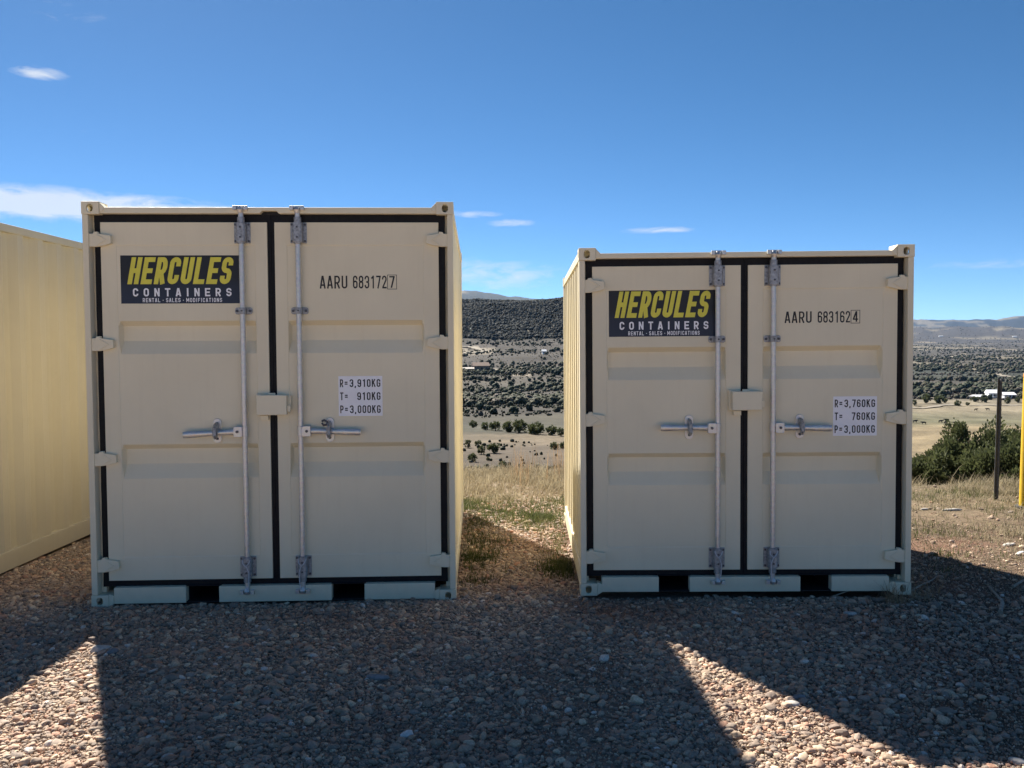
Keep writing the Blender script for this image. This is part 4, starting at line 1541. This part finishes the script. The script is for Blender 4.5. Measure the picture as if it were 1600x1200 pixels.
def juniper(px, ytop, Y, wid, label, seed, name='juniper_tree', group='junipers behind the verge', per=150, ncl=70, leaf=.055, mat='juniper', cat='tree'):
    dd = ray_dir(px, ytop)
    x_ = dd.x * Y / dd.y
    z_ = hz(x_, Y)
    hgt = (CAM_H + dd.z * Y / dd.y - z_) / 1.10
    root = empty(name, (x_, Y, z_), seed * 1.3)
    me, C = crown_mesh('crown', wid / 2, hgt / 2, ncl, int(per * .8), leaf, seed, .5, .5)
    me.materials.append(M[mat])
    c = bpy.data.objects.new('crown', me); COL.objects.link(c); c.parent = root
    tr = MB()
    tr.tube([(0, 0, -.15), (.03, .02, hgt * .25), (-.02, .03, hgt * .6), (0, 0, hgt * .85)], [wid * .055, wid * .045, wid * .028, wid * .008], 8)
    for q in C[::max(1, len(C) // 10)]:
        z0_ = q[2] * .45
        tr.tube([(0, 0, z0_), (q[0] * .5, q[1] * .5, z0_ + (q[2] - z0_) * .45), tuple(q)], [wid * .025, wid * .016, wid * .006], 6)
    tr.build('trunk', M['bark'], root, smooth=True)
    return tag(root, label, cat, group)


juniper(1448, 694, 14.6, 1.05, 'narrow pointed juniper nearest the shorter container', 11, per=340)
juniper(1474, 683, 15.6, 1.00, 'slim juniper with a spiky top between two rounder junipers', 12, per=340)
juniper(1516, 645, 15.4, 1.75, 'broad dense juniper with a round top left of the steel post', 13, per=460, ncl=80)
juniper(1548, 690, 14.2, 1.30, 'low bright juniper growing just left of the steel post', 14, per=380)
juniper(1587, 632, 16.6, 1.55, 'tallest juniper, standing behind the steel post', 15, per=440, ncl=80)
juniper(1590, 680, 13.9, 1.25, 'low juniper at the right edge between the two posts', 16, per=340)
juniper(1425, 700, 17.5, 1.5, 'juniper mostly hidden behind the shorter container', 17, per=340)
juniper(1640, 660, 15.5, 1.7, 'juniper standing just beyond the yellow post', 18, per=340)


def bush(px, py, wpx, hpx, label, seed, group, name='juniper_bush', mat='juniper'):
    p = on_ground(px, py, 20.0)
    k = p.y / CAM_F
    w_, h_ = wpx * k, hpx * k
    root = empty(name, p, seed * .7)
    me, C = crown_mesh('crown', w_ / 2, h_ / 2, 34, 34, w_ * .10, seed, .3, .3)
    me.materials.append(M[mat])
    c = bpy.data.objects.new('crown', me); COL.objects.link(c); c.parent = root
    tr = MB()
    tr.tube([(0, 0, -.3), (0, 0, h_ * .3), (w_ * .03, 0, h_ * .7)], [w_ * .06, w_ * .045, w_ * .015], 6)
    for q in C[::8]:
        tr.tube([(0, 0, h_ * .15), tuple(q)], [w_ * .03, w_ * .008], 5)
    tr.build('trunk', M['bark'], root, smooth=True)
    return tag(root, label, 'bush', group)


row = 'bushes in the row across the valley field'
for k, (px, py, w_, h_, lab) in enumerate([
        (740, 668, 13, 12, 'small round bush at the left end of the bush row in the gap'),
        (758, 671, 14, 12, 'second bush from the left in the bush row in the gap'),
        (774, 673, 19, 15, 'third bush from the left in the bush row, greyer'),
        (795, 675, 20, 15, 'fourth bush from the left in the bush row, left of the largest'),
        (812, 676, 25, 19, 'largest dark bush in the middle of the bush row'),
        (837, 678, 28, 17, 'wide low bush right of the largest in the bush row'),
        (862, 680, 19, 15, 'bush in the row just left of the shorter container'),
        (877, 681, 14, 12, 'last bush of the row, touching the edge of the shorter container')]):
    bush(px, py, w_, h_, lab, 40 + k, row)
low = 'scattered bushes on the near hillside'
for k, (px, py, w_, h_, lab) in enumerate([
        (731, 700, 12, 13, 'dark bush on the near slope against the taller container'),
        (747, 697, 12, 9, 'small bush above the pair on the near slope'),
        (752, 710, 13, 13, 'upright dark bush in the middle of the near slope cluster'),
        (771, 708, 21, 14, 'largest bush of the near slope cluster'),
        (738, 722, 16, 13, 'ragged bush lowest on the near slope, left'),
        (763, 720, 7, 6, 'tiny bush below the largest one on the near slope'),
        (866, 702, 16, 11, 'round bush on the slope left of the shorter container'),
        (879, 701, 12, 12, 'bush on the slope half hidden by the shorter container'),
        (785, 733, 14, 12, 'leafless grey bush just beyond the dry grass')]):
    bush(px, py, w_, h_, lab, 60 + k, low)
fld = 'trees along the far side of the pasture'
for k, (px, py, w_, h_, lab) in enumerate([
        (1429, 634, 8, 10, 'dark tree beside the edge of the shorter container, beyond the pasture'),
        (1448, 630, 14, 14, 'largest dark tree beyond the pasture, left group'),
        (1466, 630, 16, 11, 'wide dark tree right of the largest one beyond the pasture'),
        (1477, 630, 8, 8, 'small dark tree at the end of the left group beyond the pasture'),
        (1497, 634, 10, 9, 'round bush standing alone in the pale ground beyond the pasture'),
        (1512, 634, 6, 6, 'small round bush right of the lone one beyond the pasture'),
        (1524, 628, 13, 8, 'low dark tree left of the white buildings'),
        (1539, 629, 12, 9, 'dark tree in front of the white buildings'),
        (1575, 631, 10, 9, 'dark tree just right of the steel post, beyond the pasture'),
        (1590, 629, 9, 9, 'dark tree near the yellow post, beyond the pasture')]):
    bush(px, py, w_, h_, lab, 80 + k, fld, name='pasture_tree')

# ------------------------------------------------------------------ far woods and scrub
def far_leaf(name, stops):
    t = NT(name)
    c = t.ramp(t.rnd(), stops)
    n = t.noise(t.pos(), .9, 3, .7)
    t.put('Base Color', t.mix(1.0, c, t.ramp(n, [(.3, .6), (.7, 1.4)]), 'MULTIPLY'))
    t.put('Roughness', .8)
    t.put('Specular IOR Level', .15)
    return t.m


M['woods'] = far_leaf('pinyon_woods', [(0, (.008, .012, .010)), (.5, (.010, .014, .011)), (.85, (.013, .016, .012)), (1, (.020, .019, .015))])
M['scrub'] = far_leaf('valley_scrub', [(0, (.024, .033, .019)), (.5, (.036, .045, .026)), (.8, (.055, .056, .036)), (.93, (.075, .066, .050)), (1, (.09, .078, .064))])


M['brush'] = far_leaf('bare_brush', [(0, (.050, .046, .038)), (.5, (.066, .058, .048)), (1, (.085, .072, .062))])


def far_trees(name, n, azr, yr, dens, hr, mat, seed, label):
    g = np.random.default_rng(seed)
    a = np.radians(g.uniform(*azr, n * 4))
    Yd = np.exp(g.uniform(math.log(yr[0]), math.log(yr[1]), n * 4)) if yr[1] / yr[0] > 2 else np.sqrt(g.uniform(yr[0] ** 2, yr[1] ** 2, n * 4))
    X = Yd * np.tan(a)
    k = g.random(n * 4) < dens(X, Yd)
    X, Yd = X[k][:n], Yd[k][:n]
    m_ = len(X)
    h_ = g.uniform(*hr, m_) * g.uniform(.7, 1.25, m_)
    w_ = h_ * g.uniform(.75, 1.25, m_)
    Z = height(X, Yd) + h_ * .36
    o = scatter_object(name, np.stack([X, Yd, Z], -1), np.stack([g.normal(0, .1, m_), g.normal(0, .1, m_), g.uniform(0, 6.28, m_)], -1),
                       np.stack([w_, w_, h_], -1), 8, 3, .62, 6.5, mat, seed, True)
    o['label'] = label
    return o


far_trees('woodland', 36000, (-15, 17), (1130, 1750), lambda x, y: np.ones_like(x), (2.4, 4.6), M['woods'], 5, 'dark pinyon and juniper woodland covering the mesa side')
far_trees('scrub', 7600, (-15, 22), (300, 1130), lambda x, y: np.clip(.05 + 1.2 * smooth(.44, .58, fbm(x / 110 + 3, y / 45, 4)), 0, 1), (1.3, 3.6), M['scrub'], 6, 'dark trees scattered over the valley below the mesa')
far_trees('brush', 15500, (-15, 22), (290, 1130), lambda x, y: np.clip(.25 + .75 * smooth(.40, .6, fbm(x / 70 + 13, y / 40 + 2, 4)), 0, 1), (.35, 1.1), M['scrub'], 16, 'grey leafless brush on the valley floor below the mesa')
far_trees('scrub', 12500, (13, 48), (640, 9000), lambda x, y: np.clip(.04 + 1.2 * smooth(.48, .58, fbm(x / 320 + 8, y / 70 + 3, 4)), 0, 1), (2.0, 6.0), M['scrub'], 8, 'dark trees in bands over the wide valley floor on the right')
far_trees('brush', 17000, (13, 48), (640, 5000), lambda x, y: np.clip(.2 + .8 * smooth(.42, .58, fbm(x / 260 + 28, y / 60 + 3, 4)), 0, 1), (.6, 2.4), M['brush'], 18, 'greyish bare brush over the wide valley floor on the right')
far_trees('sagebrush', 2600, (-15, 48), (35, 130), lambda x, y: np.clip(.05 + .6 * smooth(.5, .62, fbm(x / 14 + 3, y / 14, 3)), 0, 1), (.15, .5), M['scrub'], 9, 'low sagebrush on the hillside below the pad')

# ------------------------------------------------------------------ buildings in the valley
M['tanwall'] = simple('tan_wall', (.27, .19, .13), .85, 0, .15, .6)
M['brownroof'] = simple('brown_roof', (.20, .135, .10), .8, 0, .15, .6)
M['whitewall'] = simple('white_wall', (.66, .66, .66), .7, 0, .06, .6)
M['whiteroof'] = simple('white_metal_roof', (.78, .79, .80), .4, .0, .05, .6)
M['paleroof'] = simple('pale_roof', (.34, .31, .27), .7, 0, .1, .6)
M['glass'] = simple('dark_window', (.03, .035, .045), .15, 0, .1, 5)


def house(px, py, wpx, wall_h, roof_h, depth, walls, roof, label, rz=0.0, nwin=3):
    p = on_ground(px, py, 100.0)
    w_ = wpx * p.y / CAM_F
    root = empty('house', p, rz)
    tag(root, label, 'house')
    h2, d2 = w_ / 2, depth / 2
    MB().box(-h2, h2, -d2, d2, -1.5, wall_h).build('wall', walls, root)
    e = .5
    V = [(-h2 - e, -d2 - e, wall_h), (h2 + e, -d2 - e, wall_h), (h2 + e, d2 + e, wall_h), (-h2 - e, d2 + e, wall_h), (-h2 - e, 0, wall_h + roof_h), (h2 + e, 0, wall_h + roof_h)]
    MB().add(V, [(0, 1, 5, 4), (2, 3, 4, 5), (1, 2, 5), (3, 0, 4), (3, 2, 1, 0)]).build('roof', roof, root)
    for k in range(nwin):
        x_ = -h2 + w_ * (k + .7) / (nwin + .4)
        MB().box(x_ - .7, x_ + .7, -d2 - .06, -d2 - .01, wall_h * .35, wall_h * .75).build('window', M['glass'], root)
    MB().box(h2 * .8 - .5, h2 * .8 + .5, -d2 - .06, -d2 - .01, 0.0, 2.1).build('door', M['brownroof'], root)
    return root


house(751, 580, 24, 4.6, 3.0, 10, M['tanwall'], M['brownroof'], 'brown house with a pitched roof in the valley below the mesa', .25)
house(731, 581, 18, 2.6, 1.2, 7, M['tanwall'], M['paleroof'], 'low house with a pale roof left of the brown house', .1)
house(1551, 621, 17, 3.6, 2.6, 9, M['whitewall'], M['whiteroof'], 'white building with a steep roof left of the steel post in the valley', -.2)
house(1574, 622, 17, 2.8, 1.8, 9, M['whitewall'], M['whiteroof'], 'white building right of the steel post in the valley', -.1)
house(1533, 623, 28, 1.9, 1.3, 9, M['whitewall'], M['whiteroof'], 'long low white shed left of the white buildings', .1, 4)
house(1470, 526.5, 6, 6, 3, 12, M['whitewall'], M['whiteroof'], 'tiny white building far out on the valley floor, left', 0, 2)
house(1585, 527, 6, 6, 3, 12, M['whitewall'], M['whiteroof'], 'tiny white building far out on the valley floor, right', 0, 2)
house(850, 553, 6, 3, 2, 6, M['whitewall'], M['whiteroof'], 'tiny pale house among trees near the foot of the mesa', .2, 2)

# ------------------------------------------------------------------ cattle on the pasture
M['cow'] = simple('black_cattle', (.012, .011, .010), .7, 0, .3, 4)


def make_cow():
    J = dict(pel=((-.75, 0, 1.18), .30), bar=((-.15, 0, 1.08), .40), chest=((.55, 0, 1.12), .34), neck=((.95, 0, 1.22), .21), poll=((1.22, 0, 1.30), .17), muz=((1.55, 0, 1.02), .10),
             tail=((-1.05, 0, 1.25), .06), tail2=((-1.12, 0, .65), .035))
    E = [('pel', 'bar'), ('bar', 'chest'), ('chest', 'neck'), ('neck', 'poll'), ('poll', 'muz'), ('pel', 'tail'), ('tail', 'tail2')]
    for s in (-1, 1):
        J['st%d' % s] = ((-.80, s * .20, .85), .17); J['hk%d' % s] = ((-.92, s * .21, .48), .075); J['hf%d' % s] = ((-.84, s * .21, .03), .06)
        J['el%d' % s] = ((.52, s * .20, .78), .13); J['kn%d' % s] = ((.56, s * .20, .42), .07); J['ff%d' % s] = ((.54, s * .20, .03), .06)
        J['er%d' % s] = ((1.15, s * .26, 1.36), .05)
        E += [('pel', 'st%d' % s), ('st%d' % s, 'hk%d' % s), ('hk%d' % s, 'hf%d' % s), ('chest', 'el%d' % s), ('el%d' % s, 'kn%d' % s), ('kn%d' % s, 'ff%d' % s), ('poll', 'er%d' % s)]
    names = list(J)
    me = bpy.data.meshes.new('cow')
    me.from_pydata([J[k][0] for k in names], [(names.index(a), names.index(b)) for a, b in E], [])
    o = bpy.data.objects.new('cow', me)
    COL.objects.link(o)
    o.modifiers.new('skin', 'SKIN')
    if not me.skin_vertices:
        raise RuntimeError('no skin layer')
    for i, k in enumerate(names):
        me.skin_vertices[0].data[i].radius = (J[k][1], J[k][1])
        me.skin_vertices[0].data[i].use_root = (k == 'pel')
    sb = o.modifiers.new('sub', 'SUBSURF'); sb.levels = 1; sb.render_levels = 1
    # bake the grown body to a plain mesh
    dg = bpy.context.evaluated_depsgraph_get()
    baked = bpy.data.meshes.new_from_object(o.evaluated_get(dg))
    o.modifiers.clear()
    o.data = baked
    baked.materials.clear(); baked.materials.append(M['cow'])
    baked.shade_smooth()
    return o


cow = make_cow()
for k, (px, py, rz, lab) in enumerate([
        (1430, 661, .2, 'black cow grazing right beside the edge of the shorter container'),
        (1443, 663.5, 3.0, 'black cow second from the left in the pasture'),
        (1470, 661, .1, 'black cow at the left of the close trio in the pasture'),
        (1479, 659, 2.9, 'black cow at the back of the close trio in the pasture'),
        (1478, 663, .4, 'black cow at the front of the close trio in the pasture'),
        (1493, 664, 3.2, 'black cow farthest right of the near herd'),
        (1525, 642, .2, 'black cow left of the steel post at the far fence line'),
        (1543, 641.5, 3.0, 'black cow nearest the steel post at the far fence line')]):
    o = cow if k == 0 else cow.copy()
    if k: COL.objects.link(o)
    o.location = on_ground(px, py, 100.0)
    o.rotation_euler = (0, 0, rz)
    tag(o, lab, 'cow', 'black cattle on the pasture')

# ------------------------------------------------------------------ haze: the valley air
HAZE = 1.4e-5
hzb = MB().box(-29000, 29000, -29000, 29000, -75.0, 900.0).build('haze', None)
hm = bpy.data.materials.new('valley_haze')
hm.use_nodes = True
hn = hm.node_tree.nodes
hn.clear()
ho = hn.new('ShaderNodeOutputMaterial')
hv = hn.new('ShaderNodeVolumePrincipled')
hv.inputs['Color'].default_value = (.27, .54, 1.0, 1)
hv.inputs['Density'].default_value = HAZE
hv.inputs['Anisotropy'].default_value = .2
hm.node_tree.links.new(hv.outputs[0], ho.inputs['Volume'])
hzb.data.materials.append(hm)
tag(hzb, 'thin bluish haze in the valley air', kind='stuff')
hm.cycles.homogeneous_volume = True
